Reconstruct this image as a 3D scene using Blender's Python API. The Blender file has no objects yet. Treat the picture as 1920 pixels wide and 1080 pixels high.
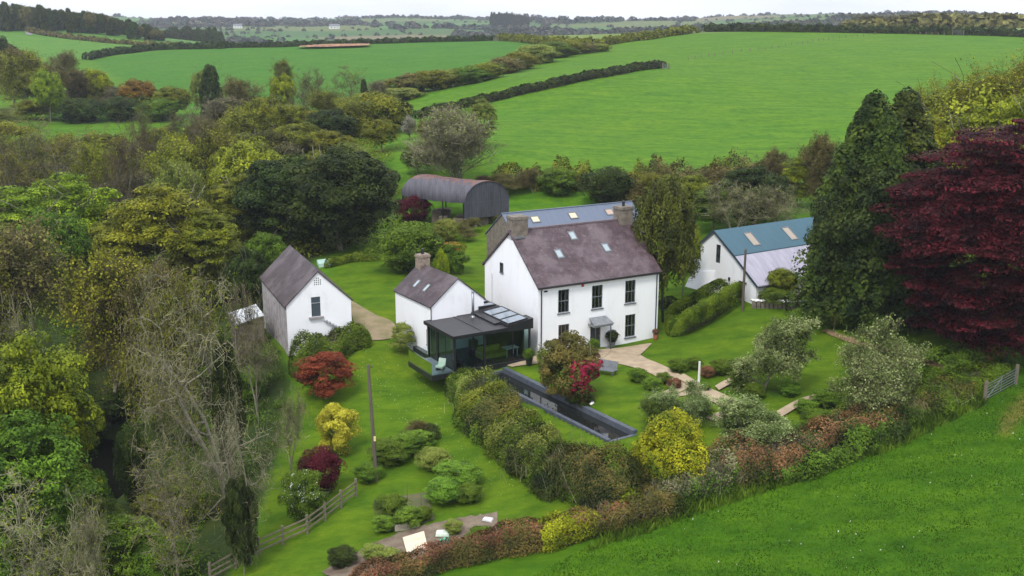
import bpy, math, random
import numpy as np
from mathutils import Vector, Matrix
sc = bpy.context.scene
COL = sc.collection
R = math.radians

# ------------------------------------------------------------------ camera
F, PITCH, CH = 2050.0, 0.2475, 27.0          # focal length in photo pixels, downward pitch, camera height
cd = bpy.data.cameras.new('camera'); cam = bpy.data.objects.new('camera', cd); COL.objects.link(cam)
cam.location = (0, 0, CH); cam.rotation_euler = (math.pi/2-PITCH, 0, 0)
cd.sensor_width = 36; cd.lens = F/1920*36; cd.clip_start = 0.5; cd.clip_end = 20000
sc.camera = cam

# ------------------------------------------------------------------ sky, sun, exposure
SUN_EL, SUN_AZ = R(54), R(-158)              # high, behind the camera's left shoulder, veiled by cloud (azimuth from +Y, clockwise)
w = bpy.data.worlds.new("World"); sc.world = w; w.use_nodes = True
nt = w.node_tree; nt.nodes.clear()
def N(t, typ, **k):
    n = t.nodes.new(typ)
    for a, b in k.items():
        if a.startswith('_'): setattr(n, a[1:], b)
        else: n.inputs[a.replace('_', ' ')].default_value = b
    return n
out = N(nt, 'ShaderNodeOutputWorld'); bg = N(nt, 'ShaderNodeBackground', Strength=0.105)
sky = N(nt, 'ShaderNodeTexSky', _sky_type='NISHITA', _sun_disc=False, _sun_elevation=SUN_EL, _sun_rotation=SUN_AZ % (2*math.pi))
tc = N(nt, 'ShaderNodeTexCoord'); mp = N(nt, 'ShaderNodeMapping'); mp.inputs['Scale'].default_value = (1, 1, 5)
nz = N(nt, 'ShaderNodeTexNoise', Scale=3.0, Detail=6.0, Roughness=0.55)
cr = N(nt, 'ShaderNodeValToRGB')
cr.color_ramp.elements[0].position = 0.36; cr.color_ramp.elements[0].color = (6.1, 6.4, 7.2, 1)
cr.color_ramp.elements[1].position = 0.62; cr.color_ramp.elements[1].color = (8.0, 8.2, 8.8, 1)
mx = N(nt, 'ShaderNodeMix', _data_type='RGBA'); mx.inputs[0].default_value = 0.88
nt.links.new(tc.outputs['Generated'], mp.inputs[0]); nt.links.new(mp.outputs[0], nz.inputs['Vector'])
nt.links.new(nz.outputs[0], cr.inputs[0]); nt.links.new(sky.outputs[0], mx.inputs[6]); nt.links.new(cr.outputs[0], mx.inputs[7])
sx_ = N(nt, 'ShaderNodeSeparateXYZ'); nt.links.new(tc.outputs['Generated'], sx_.inputs[0])
mr_ = N(nt, 'ShaderNodeMapRange'); mr_.inputs['From Min'].default_value = .02; mr_.inputs['To Min'].default_value = 1.0; mr_.inputs['To Max'].default_value = 1.5   # an overcast sky is brighter overhead
nt.links.new(sx_.outputs[2], mr_.inputs[0]); vm_ = N(nt, 'ShaderNodeVectorMath', _operation='SCALE'); nt.links.new(mx.outputs[2], vm_.inputs[0]); nt.links.new(mr_.outputs[0], vm_.inputs['Scale'])
nt.links.new(vm_.outputs[0], bg.inputs[0]); nt.links.new(bg.outputs[0], out.inputs[0])
sd = bpy.data.lights.new('sun', 'SUN'); sd.energy = 1.5; sd.angle = R(12); sd.color = (1, .96, .9)
so = bpy.data.objects.new('sun', sd); COL.objects.link(so)
sdir = Vector((math.sin(SUN_AZ)*math.cos(SUN_EL), math.cos(SUN_AZ)*math.cos(SUN_EL), math.sin(SUN_EL)))
so.rotation_euler = (-sdir).to_track_quat('-Z', 'Y').to_euler(); so.location = (0, -20, 60)
vs = sc.view_settings; vs.view_transform = 'Standard'; vs.look = 'None'; vs.gamma = 1; vs.exposure = 0.70
sc.cycles.max_bounces = 6; sc.cycles.diffuse_bounces = 1; sc.cycles.transparent_max_bounces = 8; sc.cycles.volume_bounces = 0

# ------------------------------------------------------------------ photo rays <-> world
def ray(px, py):
    u = (px-960)/F; v = (540-py)/F
    return np.array([u, math.cos(PITCH)+v*math.sin(PITCH), -math.sin(PITCH)+v*math.cos(PITCH)])
def atz(px, py, z):
    d = ray(px, py); return np.array([0, 0, CH])+d*((z-CH)/d[2])
def aty(px, py, Y):
    d = ray(px, py); return np.array([0, 0, CH])+d*(Y/d[1])

# ------------------------------------------------------------------ terrain: heights surveyed at control points, splined between
cz = [(1010,667,-.25),(1238,637,-.5),(1120,660,-.35),(1400,600,.8),(1385,560,1.3),(1515,552,1.3),(1600,600,1.3),(1300,690,.1),(1500,720,.3),(1700,700,.8),
 (1800,660,1.2),(1900,640,1.6),(1100,790,-.2),(1190,835,-.3),(950,690,-.05),(1060,710,0),(1230,900,-.8),(700,640,-.5),(760,690,-1.4),(700,750,-2.2),(600,730,-2.2),
 (850,770,-2.2),(900,850,-2.2),(1000,900,-2),(1100,960,-1.8),(750,900,-2.8),(600,1000,-3.4),(650,1060,-3.1),(430,1075,-4.5),(500,900,-4.2),
 (1100,1060,-1.5),(1500,950,-.8),(1900,750,.8),(1900,1050,.5),(1500,1075,-.7),(1350,900,-.6),(960,800,-.9),(1080,870,-.8),
 (300,700,-5),(210,880,-8.5),(230,830,-8),(50,1000,-8),(0,700,-5),(200,600,-4),(100,500,-3),(300,560,-2.5),(470,640,-1.6),(541,660,-.3),(659,625,.7),
 (742,634,-.1),(700,590,.7),(720,520,1),(640,500,.9),(850,500,1),(870,428,1),(950,425,1.2),(750,420,.5),(600,450,0),(450,450,-2),
 (300,330,-1),(100,330,-1),(150,235,2.5),(50,255,2),(290,210,3.6),(1250,570,.7),(1300,540,1),(1100,420,1.6),(1300,440,2),(1500,430,2.4),(1750,450,3),(1920,520,2.6),
 (1900,900,.4),(1300,1000,-1.2)]
cy = [(600,87,480),(300,125,400),(200,112,440),(250,182,290),(750,165,285),(900,92,430),(430,88,500),(330,92,560),(60,85,520),(0,60,640),(150,55,660),(250,75,640),(100,75,560),
 (950,335,152),(1200,345,150),(1400,335,152),(1100,250,190),(1300,200,218),(1500,150,258),(1250,130,270),(1300,100,325),(1500,66,400),(1900,72,380),(1000,140,255),
 (800,200,232),(1150,95,345),(1000,76,470),(1900,200,212),(1700,300,170),(1900,300,165),(780,255,182),(730,310,160),(1700,68,395),(1320,60,430),(1700,120,290),(1300,62,560),(1600,52,650),
 (1900,52,600),(1000,68,560)]
tp = []
for a in cz: P = atz(*a); tp.append((P[0]/P[1], math.log(P[1]), P[2]))
for a in cy: P = aty(*a); tp.append((P[0]/P[1], math.log(P[1]), P[2]))
for u, Y, z in [(-.8,60,-7),(-.8,110,-3),(-.8,250,6),(-.8,600,22),(.8,60,.8),(.8,110,3),(.8,250,10),(.8,500,17),(0,30,-2),(.4,30,0),(-.4,30,-7),(-.8,30,-7),(.8,30,0),
      (0,18,-2),(.6,18,0),(-.6,18,-6),(-.25,800,2),(0,850,-8),(-.1,850,-10),(.2,900,8),(.5,900,12),(-.5,850,16),
      (-.35,1100,-8),(-.2,1100,-11),(-.05,1100,-12),(.15,1100,0),(.45,1200,10),(-.35,1600,0),(-.2,1600,-2),(0,1600,2),(.09,1600,-6),(.2,1600,10),(.45,1700,15),
      (-.33,2500,10),(-.22,2500,6),(-.12,2500,9),(-.04,2500,11),(.0,2500,14),(.035,2500,6),(.075,2500,-8),(.12,2500,-4),(.17,2500,14),(.3,2400,19),(.5,2500,17),(-.5,2500,20),(.8,2500,22),(-.8,2500,22),(-.8,3600,5),(0,3600,-5),(.8,3600,5)]:
    tp.append((u, math.log(Y), z))
tp = np.array(tp)
def phi(r2): return 0.5*r2*np.log(r2+1e-12)
n = len(tp); D2 = ((tp[:, None, :2]-tp[None, :, :2])**2).sum(-1)
A = np.zeros((n+3, n+3)); A[:n, :n] = phi(D2)+np.eye(n)*2e-3; A[:n, n] = 1; A[:n, n+1:] = tp[:, :2]; A[n, :n] = 1; A[n+1:, :n] = tp[:, :2].T
wts = np.linalg.solve(A, np.r_[tp[:, 2], 0, 0, 0])
def spline(u, v):
    o = wts[n]+wts[n+1]*u+wts[n+2]*v
    for i in range(n): o = o+wts[i]*phi((u-tp[i, 0])**2+(v-tp[i, 1])**2)
    return o
NU, NV = 381, 900
U0, U1, V0, V1 = -.85, .85, math.log(16), math.log(3600)
gu = np.linspace(U0, U1, NU); gv = np.linspace(V0, V1, NV)
GU, GV = np.meshgrid(gu, gv)
GZ = spline(GU, GV)
GY = np.exp(GV); GX = GU*GY
roll = lambda L, a, b, c: np.sin(GX/L+a)*np.cos(GY/L*1.3+b)+.6*np.sin((GX+GY)/L*1.7+c)
GZ = GZ+np.clip((GY-900)/900, 0, 1)*4.0*roll(150, 1, 2, 3)+np.clip((GY-900)/900, 0, 1)*2.0*roll(57, 4, 2, 1)
_p0 = np.array([-.45, 81.9]); _d = np.array([8.8, -13.3]); _L = np.hypot(*_d); _d = _d/_L      # the rill is dug into the lawn
_s = (GX-_p0[0])*_d[0]+(GY-_p0[1])*_d[1]; _t = (GX-_p0[0])*_d[1]-(GY-_p0[1])*_d[0]   # along, and across towards the lower side
GZ = GZ+.05*roll(2.3, 0, 1, 2)*(GY < 140)+.12*roll(9, 3, 1, 2)*(GY > 55)
low = (_s > -1) & (_s < _L+1) & (_t > -.2) & (_t < 5); GZ = np.where(low, np.minimum(GZ, -.36-.12*np.clip(_t-2.4, 0, 3)), GZ)
GZ = np.where((_s > -.1) & (_s < _L+.1) & (_t > .0) & (_t < 2.35), -1.2, GZ)
def Z(X, Y):
    X = np.asarray(X, float); Y = np.asarray(Y, float)
    fu = np.clip((X/Y-U0)/(U1-U0)*(NU-1), 0, NU-1.001); fv = np.clip((np.log(Y)-V0)/(V1-V0)*(NV-1), 0, NV-1.001)
    i = fu.astype(int); j = fv.astype(int); a = fu-i; b = fv-j
    return (GZ[j, i]*(1-a)*(1-b)+GZ[j, i+1]*a*(1-b)+GZ[j+1, i]*(1-a)*b+GZ[j+1, i+1]*a*b)
def G(px, py, far=None):
    """point where the photo ray first meets the ground"""
    d = ray(px, py); Y = np.exp(np.linspace(math.log(18), math.log(3500), 6000))
    zz = CH+d[2]/d[1]*Y; g = Z(d[0]/d[1]*Y, Y); k = np.nonzero(zz <= g)[0]
    if far: k = k[Y[k] > far]
    y = Y[k[0]] if len(k) else 3000.0
    return Vector((d[0]/d[1]*y, y, float(Z(d[0]/d[1]*y, y))))
def inpoly(X, Y, poly):
    X = np.asarray(X); Y = np.asarray(Y); c = np.zeros(X.shape, bool); m = len(poly)
    for i in range(m):
        x0, y0 = poly[i][0], poly[i][1]; x1, y1 = poly[i-1][0], poly[i-1][1]
        if y0 == y1: continue
        c ^= ((y0 > Y) != (y1 > Y)) & (X < (x1-x0)*(Y-y0)/(y1-y0)+x0)
    return c

# ------------------------------------------------------------------ materials
def newmat(name):
    m = bpy.data.materials.new(name); m.use_nodes = True; t = m.node_tree
    b = t.nodes['Principled BSDF']; return m, t, b
def ramp(t, fac, stops):
    r = N(t, 'ShaderNodeValToRGB'); e = r.color_ramp.elements
    while len(e) < len(stops): e.new(.5)
    for i, (p, c) in enumerate(stops): e[i].position = p; e[i].color = (*c, 1)
    t.links.new(fac, r.inputs[0]); return r.outputs[0]
def mixc(t, fac, a, b, mode='MIX'):
    m = N(t, 'ShaderNodeMix', _data_type='RGBA', _blend_type=mode)
    for s, v in ((0, fac), (6, a), (7, b)):
        if isinstance(v, (int, float)): m.inputs[s].default_value = v
        elif isinstance(v, tuple): m.inputs[s].default_value = (*v, 1)
        else: t.links.new(v, m.inputs[s])
    return m.outputs[2]
def mth(t, op, a, b=0.0):
    m = N(t, 'ShaderNodeMath', _operation=op)
    for s, v in ((0, a), (1, b)):
        if isinstance(v, (int, float)): m.inputs[s].default_value = v
        else: t.links.new(v, m.inputs[s])
    return m.outputs[0]
def noise(t, scale, detail=4, rough=.55, vec=None, stretch=None, coord='Object'):
    nn = N(t, 'ShaderNodeTexNoise', Scale=scale, Detail=detail, Roughness=rough)
    if vec is None: vec = N(t, 'ShaderNodeTexCoord').outputs[coord]
    if stretch:
        m = N(t, 'ShaderNodeMapping'); m.inputs['Scale'].default_value = stretch; t.links.new(vec, m.inputs[0]); vec = m.outputs[0]
    t.links.new(vec, nn.inputs['Vector']); return nn.outputs[0]
def bump(t, b, h, s=.3, d=.02):
    n_ = N(t, 'ShaderNodeBump', Strength=s, Distance=d); t.links.new(h, n_.inputs['Height']); t.links.new(n_.outputs[0], b.inputs['Normal'])
def plain(name, c, c2=None, scale=3, rough=.7, metal=0, bs=.2, bd=.01, stretch=None, lo=.35, hi=.65, spec=.4):
    m, t, b = newmat(name); b.inputs['Roughness'].default_value = rough; b.inputs['Metallic'].default_value = metal
    b.inputs['Specular IOR Level'].default_value = spec
    nn = noise(t, scale, 6, .6, stretch=stretch)
    col = ramp(t, nn, [(lo, c), (hi, c2 or tuple(x*.8 for x in c))]); t.links.new(col, b.inputs['Base Color'])
    bump(t, b, noise(t, scale*8, 4), bs, bd); return m
def leafmat(name, c1, c2, c3=None, transl=.14):
    m, t, b = newmat(name); b.inputs['Roughness'].default_value = .6; b.inputs['Specular IOR Level'].default_value = .12
    c3 = tuple(x*.55 for x in (c3 or tuple(x*.8 for x in c1))); c1 = tuple(x*.8 for x in c1)  # patch and base tones darkened: crown shade put into the leaf colour
    geo = N(t, 'ShaderNodeNewGeometry'); oi = N(t, 'ShaderNodeObjectInfo')
    a = mixc(t, geo.outputs['Random Per Island'], c1, c2)
    nn = noise(t, .55, 3, .6)
    a = mixc(t, ramp(t, nn, [(.38, (0, 0, 0)), (.62, (1, 1, 1))]), a, c3)
    hs = N(t, 'ShaderNodeHueSaturation')
    t.links.new(mth(t, 'ADD', mth(t, 'MULTIPLY', oi.outputs['Random'], .03), .485), hs.inputs['Hue'])
    t.links.new(mth(t, 'ADD', mth(t, 'MULTIPLY', oi.outputs['Random'], .3), .85), hs.inputs['Value'])
    t.links.new(a, hs.inputs['Color']); t.links.new(hs.outputs[0], b.inputs['Base Color'])
    tr = N(t, 'ShaderNodeBsdfTranslucent'); t.links.new(hs.outputs[0], tr.inputs[0])
    ms = N(t, 'ShaderNodeMixShader'); ms.inputs[0].default_value = transl
    o = t.nodes['Material Output']; t.links.new(b.outputs[0], ms.inputs[1]); t.links.new(tr.outputs[0], ms.inputs[2]); t.links.new(ms.outputs[0], o.inputs[0])
    return m
LM = {
 'fresh':  leafmat('leaf_fresh_green', (.19,.27,.010), (.33,.41,.016), (.12,.20,.008)),
 'lime':   leafmat('leaf_lime_yellow', (.25,.29,.008), (.40,.42,.014), (.15,.20,.008)),
 'olive':  leafmat('leaf_olive', (.16,.185,.012), (.27,.275,.018), (.11,.14,.010)),
 'mid':    leafmat('leaf_mid_green', (.085,.155,.010), (.16,.25,.018), (.06,.115,.008)),
 'dark':   leafmat('leaf_dark_green', (.030,.058,.010), (.075,.10,.014), (.018,.036,.006)),
 'cypress':leafmat('leaf_cypress', (.045,.080,.010), (.11,.145,.016), (.022,.045,.006)),
 'darkolive': leafmat('leaf_dark_olive', (.075,.085,.012), (.14,.14,.02), (.05,.06,.01)),
 'brown':  leafmat('bud_brown', (.16,.135,.035), (.25,.215,.06), (.10,.11,.02)),
 'ochre':  leafmat('bud_ochre', (.235,.25,.014), (.37,.38,.025), (.17,.20,.012)),
 'rust':   leafmat('leaf_rust', (.13,.12,.022), (.22,.165,.04), (.07,.10,.018)),
 'russet': leafmat('leaf_russet', (.24,.13,.014), (.34,.20,.025), (.14,.10,.012)),
 'grey':   leafmat('bud_grey', (.21,.19,.10), (.30,.27,.15), (.13,.13,.06)),
 'pale':   leafmat('bud_pale_green', (.20,.25,.035), (.33,.38,.07), (.15,.20,.025)),
 'blossom':leafmat('leaf_and_blossom', (.19,.27,.05), (.40,.46,.20), (.12,.19,.03)),
 'copper': leafmat('leaf_copper_beech', (.055,.006,.006), (.15,.014,.016), (.028,.004,.004)),
 'maple':  leafmat('leaf_red_maple', (.20,.040,.016), (.28,.06,.024), (.11,.022,.010)),
 'crimson':leafmat('leaf_crimson', (.08,.010,.013), (.16,.016,.024), (.05,.007,.008)),
 'gold':   leafmat('leaf_golden', (.50,.46,.03), (.72,.66,.06), (.36,.35,.025)),
 'yconif': leafmat('leaf_golden_conifer', (.32,.38,.012), (.60,.60,.025), (.14,.24,.012)),
 'beech':  leafmat('leaf_dry_beech', (.20,.085,.032), (.32,.16,.075), (.11,.06,.022)),
 'pink':   leafmat('flower_red_pink', (.42,.02,.05), (.55,.05,.12), (.30,.02,.04)),
 'white':  leafmat('flower_white', (.6,.62,.55), (.8,.8,.75), (.55,.6,.5)),
 'orange': leafmat('flower_orange', (.5,.13,.02), (.6,.2,.03)),
 'veg':    leafmat('leaf_vegetable', (.10,.20,.012), (.20,.32,.025), (.055,.12,.008)),
 'hedge':  leafmat('leaf_hedge', (.11,.18,.008), (.19,.26,.012), (.06,.11,.006)),
}
BARK = plain('bark_grey', (.24,.22,.155), (.12,.11,.07), 4, .9, bs=.5)
BARKD = plain('bark_dark', (.06,.05,.035), (.035,.03,.02), 4, .9, bs=.5)
IVY = leafmat('ivy', (.03,.07,.015), (.06,.11,.02))
TWIG = {'grey': leafmat('twig_grey', (.25,.22,.135), (.40,.36,.24), (.13,.115,.06), .0),
        'brown': leafmat('twig_brown', (.15,.12,.07), (.22,.18,.10), (.09,.075,.04), .0),
        'dark': leafmat('twig_dark', (.05,.04,.025), (.08,.06,.04), None, .0)}

def wallmat():
    m, t, b = newmat('white_render'); b.inputs['Roughness'].default_value = .75; b.inputs['Specular IOR Level'].default_value = .2
    a = noise(t, .8, 6, .65, stretch=(1, 1, .45)); c = ramp(t, a, [(.27, (.72,.73,.73)), (.45, (.84,.845,.86)), (.7, (.86,.865,.88))])
    t.links.new(c, b.inputs['Base Color']); bump(t, b, noise(t, 5, 5), .35, .02); return m
WHITE = wallmat()
def slatemat(name, c1, c2, lich, tile=.28, lo=.56):
    m, t, b = newmat(name); b.inputs['Roughness'].default_value = .55; b.inputs['Specular IOR Level'].default_value = .3
    tcx = N(t, 'ShaderNodeTexCoord'); sx = N(t, 'ShaderNodeSeparateXYZ'); t.links.new(tcx.outputs['Object'], sx.inputs[0])
    cx = N(t, 'ShaderNodeCombineXYZ'); t.links.new(mth(t, 'ADD', sx.outputs[0], 0), cx.inputs[0]); t.links.new(mth(t, 'MULTIPLY', sx.outputs[2], 1.5), cx.inputs[1])
    cx2 = N(t, 'ShaderNodeCombineXYZ'); t.links.new(sx.outputs[1], cx2.inputs[0]); t.links.new(mth(t, 'MULTIPLY', sx.outputs[2], 1.5), cx2.inputs[1])
    br = N(t, 'ShaderNodeTexBrick', Scale=1.0, Mortar_Size=.012, Brick_Width=tile, Row_Height=tile*.8)
    br.inputs['Color1'].default_value = (*c1, 1); br.inputs['Color2'].default_value = (*c2, 1); br.inputs['Mortar'].default_value = (*[x*.45 for x in c1], 1)
    t.links.new((cx if 'alongx' in name else cx2).outputs[0], br.inputs['Vector'])
    big = noise(t, .8, 7, .7, stretch=(1.6, 1.6, .45)); c = mixc(t, ramp(t, big, [(.40, (0,0,0)), (.60, (1,1,1))]), br.outputs[0], tuple(x*.5 for x in c1))
    li = noise(t, 2.3, 8, .75); lm_ = ramp(t, li, [(lo, (0,0,0)), (lo+.10, (1,1,1))])
    c = mixc(t, mth(t, 'MULTIPLY', ramp(t, noise(t, .45, 6, .65), [(.48,(0,0,0)),(.62,(1,1,1))]), .45), c, tuple(x*.85 for x in lich))
    c = mixc(t, mth(t, 'MULTIPLY', lm_, .5), c, lich)
    t.links.new(c, b.inputs['Base Color']); bump(t, b, br.outputs['Fac'], -.6, .02); return m
SLATE = slatemat('slate_roof_alongx', (.108,.070,.078), (.072,.047,.053), (.22,.175,.185))
SLATE2 = slatemat('slate_roof_alongy', (.085,.062,.066), (.062,.045,.048), (.18,.15,.155), lo=.6)
STONE = plain('rubble_stone', (.22,.19,.15), (.12,.10,.08), 2.5, .9, bs=.9, bd=.05)
STONEW = plain('limewashed_stone', (.45,.42,.42), (.26,.23,.23), 1.6, .9, bs=.9, bd=.05)
LEAD = plain('grey_metal_trim', (.16,.17,.18), (.11,.12,.13), 5, .45)
BLACKM = plain('black_cladding', (.012,.013,.015), (.02,.02,.022), 5, .35)
GREYP = plain('grey_paint', (.05,.058,.065), (.04,.047,.053), 6, .5)
FRAMEM = plain('dark_window_frame', (.035,.042,.045), (.028,.032,.035), 6, .45)
ZINC = plain('zinc_sheet', (.040,.038,.040), (.028,.027,.029), 1.4, .45, bs=.1)
WOOD = plain('weathered_wood', (.20,.17,.12), (.12,.10,.07), 3, .85, stretch=(1, 1, 6))
POLE = plain('pole_wood', (.13,.105,.08), (.08,.065,.05), 3, .85, stretch=(5, 5, .5))
STEEL = plain('galvanised_steel', (.30,.32,.34), (.2,.22,.24), 8, .4, .7)
GRAVEL = plain('gravel', (.42,.33,.22), (.30,.23,.15), 1.2, .95, bs=.8, bd=.03)
GRAVELD = plain('mossy_gravel', (.26,.20,.12), (.16,.14,.06), .8, .95, bs=.8, bd=.03)
SOIL = plain('soil', (.12,.085,.06), (.20,.16,.11), 1.3, .95, bs=.9, bd=.05)
SAND = plain('sand', (.72,.60,.44), (.60,.48,.34), 2.5, .95, bs=.5)
TERRA = plain('terracotta', (.36,.12,.06), (.28,.09,.05), 4, .8)
WPAINT = plain('white_paint', (.75,.75,.72), (.62,.62,.58), 4, .6)
def glassmat(name, tint, ro=.03, solid=False):
    m, t, b = newmat(name); b.inputs['Roughness'].default_value = ro
    if solid:
        c = ramp(t, noise(t, 1.3, 3), [(.4, tint), (.62, tuple(x*2.2+.01 for x in tint))]); t.links.new(c, b.inputs['Base Color'])
        b.inputs['Specular IOR Level'].default_value = .6; return m
    g = N(t, 'ShaderNodeBsdfGlossy', Roughness=ro); tr = N(t, 'ShaderNodeBsdfTransparent'); tr.inputs[0].default_value = (*tint, 1)
    fr = N(t, 'ShaderNodeFresnel', IOR=1.5); ms = N(t, 'ShaderNodeMixShader'); o = t.nodes['Material Output']
    t.links.new(mth(t, 'MULTIPLY', fr.outputs[0], 1.3), ms.inputs[0]); t.links.new(tr.outputs[0], ms.inputs[1]); t.links.new(g.outputs[0], ms.inputs[2]); t.links.new(ms.outputs[0], o.inputs[0]); return m
PANE = glassmat('dark_window_glass', (.018,.022,.024), solid=True)
CLEAR = glassmat('clear_balustrade_glass', (.86,.94,.92))
DPANE = glassmat('window_glass', (.42,.45,.46))
GLASS = glassmat('green_tinted_glass', (.52,.74,.70))
def watermat():
    m, t, b = newmat('still_water'); b.inputs['Base Color'].default_value = (.012,.014,.012, 1); b.inputs['Roughness'].default_value = .04
    b.inputs['Specular IOR Level'].default_value = .6; bump(t, b, noise(t, 1.6, 3), .06, .02); return m
WATER = watermat(); POND_SHADE = plain('pond_and_shade_black', (.004,.005,.003), (.007,.008,.005), .5, .9, spec=.0)  # near-black without gloss: the hollow's shade is put into the pond colour
def stripes(name, c1, c2, axis, freq, rough=.5, rust=None, metal=0.0):
    m, t, b = newmat(name); b.inputs['Roughness'].default_value = rough; b.inputs['Metallic'].default_value = metal
    wv = N(t, 'ShaderNodeTexWave', _wave_type='BANDS', _bands_direction=axis, Scale=freq, Distortion=0.0)
    tcx = N(t, 'ShaderNodeTexCoord'); t.links.new(tcx.outputs['Object'], wv.inputs['Vector'])
    st = {'X': (2, .3, .3), 'Y': (.3, 2, .3), 'Z': (.3, .3, 2)}[axis]
    c = mixc(t, ramp(t, noise(t, 1.4, 6, .7, stretch=st), [(.35, (0,0,0)), (.65, (1,1,1))]), c1, c2)
    c = mixc(t, mth(t, 'MULTIPLY', wv.outputs[1], .12), c, tuple(x*.4 for x in c1))
    if rust:
        sx = N(t, 'ShaderNodeSeparateXYZ'); t.links.new(tcx.outputs['Object'], sx.inputs[0])
        hgt = mth(t, 'ADD', sx.outputs[2], mth(t, 'MULTIPLY', mth(t, 'SUBTRACT', noise(t, 1.6, 7, .7), .5), 3.2))
        mr = N(t, 'ShaderNodeMapRange'); mr.inputs['From Min'].default_value = rust[1]; mr.inputs['From Max'].default_value = rust[1]+.5; t.links.new(hgt, mr.inputs[0])
        c = mixc(t, mth(t, 'MULTIPLY', mr.outputs[0], .85), c, rust[0])
    t.links.new(c, b.inputs['Base Color']); bump(t, b, wv.outputs[1], .5, .03); return m

# ------------------------------------------------------------------ mesh helpers
def link(o, parent=None):
    COL.objects.link(o)
    if parent: o.parent = parent
    return o
def npmesh(name, V, Fq, mats, mi=None, smooth=False):
    V = np.asarray(V, np.float32); Fq = np.asarray(Fq, np.int32); me = bpy.data.meshes.new(name)
    k = Fq.shape[1]; me.vertices.add(len(V)); me.vertices.foreach_set('co', V.ravel())
    me.loops.add(Fq.size); me.loops.foreach_set('vertex_index', Fq.ravel())
    me.polygons.add(len(Fq)); me.polygons.foreach_set('loop_start', np.arange(0, Fq.size, k, dtype=np.int32)); me.polygons.foreach_set('loop_total', np.full(len(Fq), k, np.int32))
    for m in (mats if isinstance(mats, (list, tuple)) else [mats]): me.materials.append(m)
    if mi is not None: me.polygons.foreach_set('material_index', np.asarray(mi, np.int32))
    if smooth: me.polygons.foreach_set('use_smooth', np.ones(len(Fq), bool))
    me.update(calc_edges=True); return me
class MB:
    def __init__(s): s.v = []; s.f = []
    def add(s, vs, fs): k = len(s.v); s.v += [tuple(x) for x in vs]; s.f += [tuple(i+k for i in q) for q in fs]; return s
    def hexa(s, p):   # 8 points: bottom 4 ccw, top 4
        return s.add(p, [(3,2,1,0),(4,5,6,7),(0,1,5,4),(1,2,6,5),(2,3,7,6),(3,0,4,7)])
    def box(s, x0, y0, z0, x1, y1, z1):
        return s.hexa([(x0,y0,z0),(x1,y0,z0),(x1,y1,z0),(x0,y1,z0),(x0,y0,z1),(x1,y0,z1),(x1,y1,z1),(x0,y1,z1)])
    def tube(s, pts, rad, n=8, cap=True):
        pts = [Vector(p) for p in pts]; rad = rad if isinstance(rad, (list, tuple)) else [rad]*len(pts); base = len(s.v)
        for i, p in enumerate(pts):
            d = (pts[min(i+1, len(pts)-1)]-pts[max(i-1, 0)]).normalized(); a = d.cross(Vector((0, 1, 0)) if abs(d.y) < .9 else Vector((1, 0, 0))).normalized(); b = d.cross(a)
            for k in range(n): t = 2*math.pi*k/n; s.v.append(tuple(p+a*math.cos(t)*rad[i]+b*math.sin(t)*rad[i]))
        for i in range(len(pts)-1):
            for k in range(n): q = base+i*n; s.f.append((q+k, q+(k+1) % n, q+n+(k+1) % n, q+n+k))
        if cap: s.f.append(tuple(base+k for k in range(n))[::-1]); s.f.append(tuple(base+(len(pts)-1)*n+k for k in range(n)))
        return s
    def beam(s, p, q, w, h):   # rectangular bar along p-q
        p = Vector(p); q = Vector(q); d = (q-p).normalized(); a = d.cross(Vector((0, 0, 1)))
        a = (a.normalized() if a.length > 1e-3 else Vector((1, 0, 0)))*w/2; b = a.cross(d).normalized()*h/2
        return s.hexa([p-a-b, p+a-b, q+a-b, q-a-b, p-a+b, p+a+b, q+a+b, q-a+b])
    def wall(s, o, u, nrm, W, H, holes, depth=.14):   # vertical wall with rectangular openings and reveals
        o = Vector(o); u = Vector(u); nrm = Vector(nrm); zv = Vector((0, 0, 1))
        xs = sorted({0, W, *[h[0] for h in holes], *[h[2] for h in holes]}); zs = sorted({0, H, *[h[1] for h in holes], *[h[3] for h in holes]})
        for i in range(len(xs)-1):
            for j in range(len(zs)-1):
                cx, czz = (xs[i]+xs[i+1])/2, (zs[j]+zs[j+1])/2
                if any(h[0] < cx < h[2] and h[1] < czz < h[3] for h in holes): continue
                s.add([o+u*xs[i]+zv*zs[j], o+u*xs[i+1]+zv*zs[j], o+u*xs[i+1]+zv*zs[j+1], o+u*xs[i]+zv*zs[j+1]], [(0,1,2,3)])
        for h in holes:
            c = [o+u*h[0]+zv*h[1], o+u*h[2]+zv*h[1], o+u*h[2]+zv*h[3], o+u*h[0]+zv*h[3]]; b = [p-nrm*depth for p in c]
            s.add(c+b, [(0,4,5,1),(1,5,6,2),(2,6,7,3),(3,7,4,0)])
        return s
    def build(s, name, mat, parent=None, smooth=False, loc=None):
        me = bpy.data.meshes.new(name); me.from_pydata(s.v, [], s.f); me.materials.append(mat); me.update()
        if smooth:
            for p in me.polygons: p.use_smooth = True
        o = link(bpy.data.objects.new(name, me), parent)
        if loc is not None: o.location = loc
        return o
def tag(o, label=None, cat=None, group=None, kind=None):
    if label: o['label'] = label
    if cat: o['category'] = cat
    if group: o['group'] = group
    if kind: o['kind'] = kind
    return o
def thing(name, label, cat, loc=(0, 0, 0), rz=0, group=None):
    o = link(bpy.data.objects.new(name, None)); o.location = loc; o.rotation_euler = (0, 0, rz); o.empty_display_size = .3
    return tag(o, label, cat, group)
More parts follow.
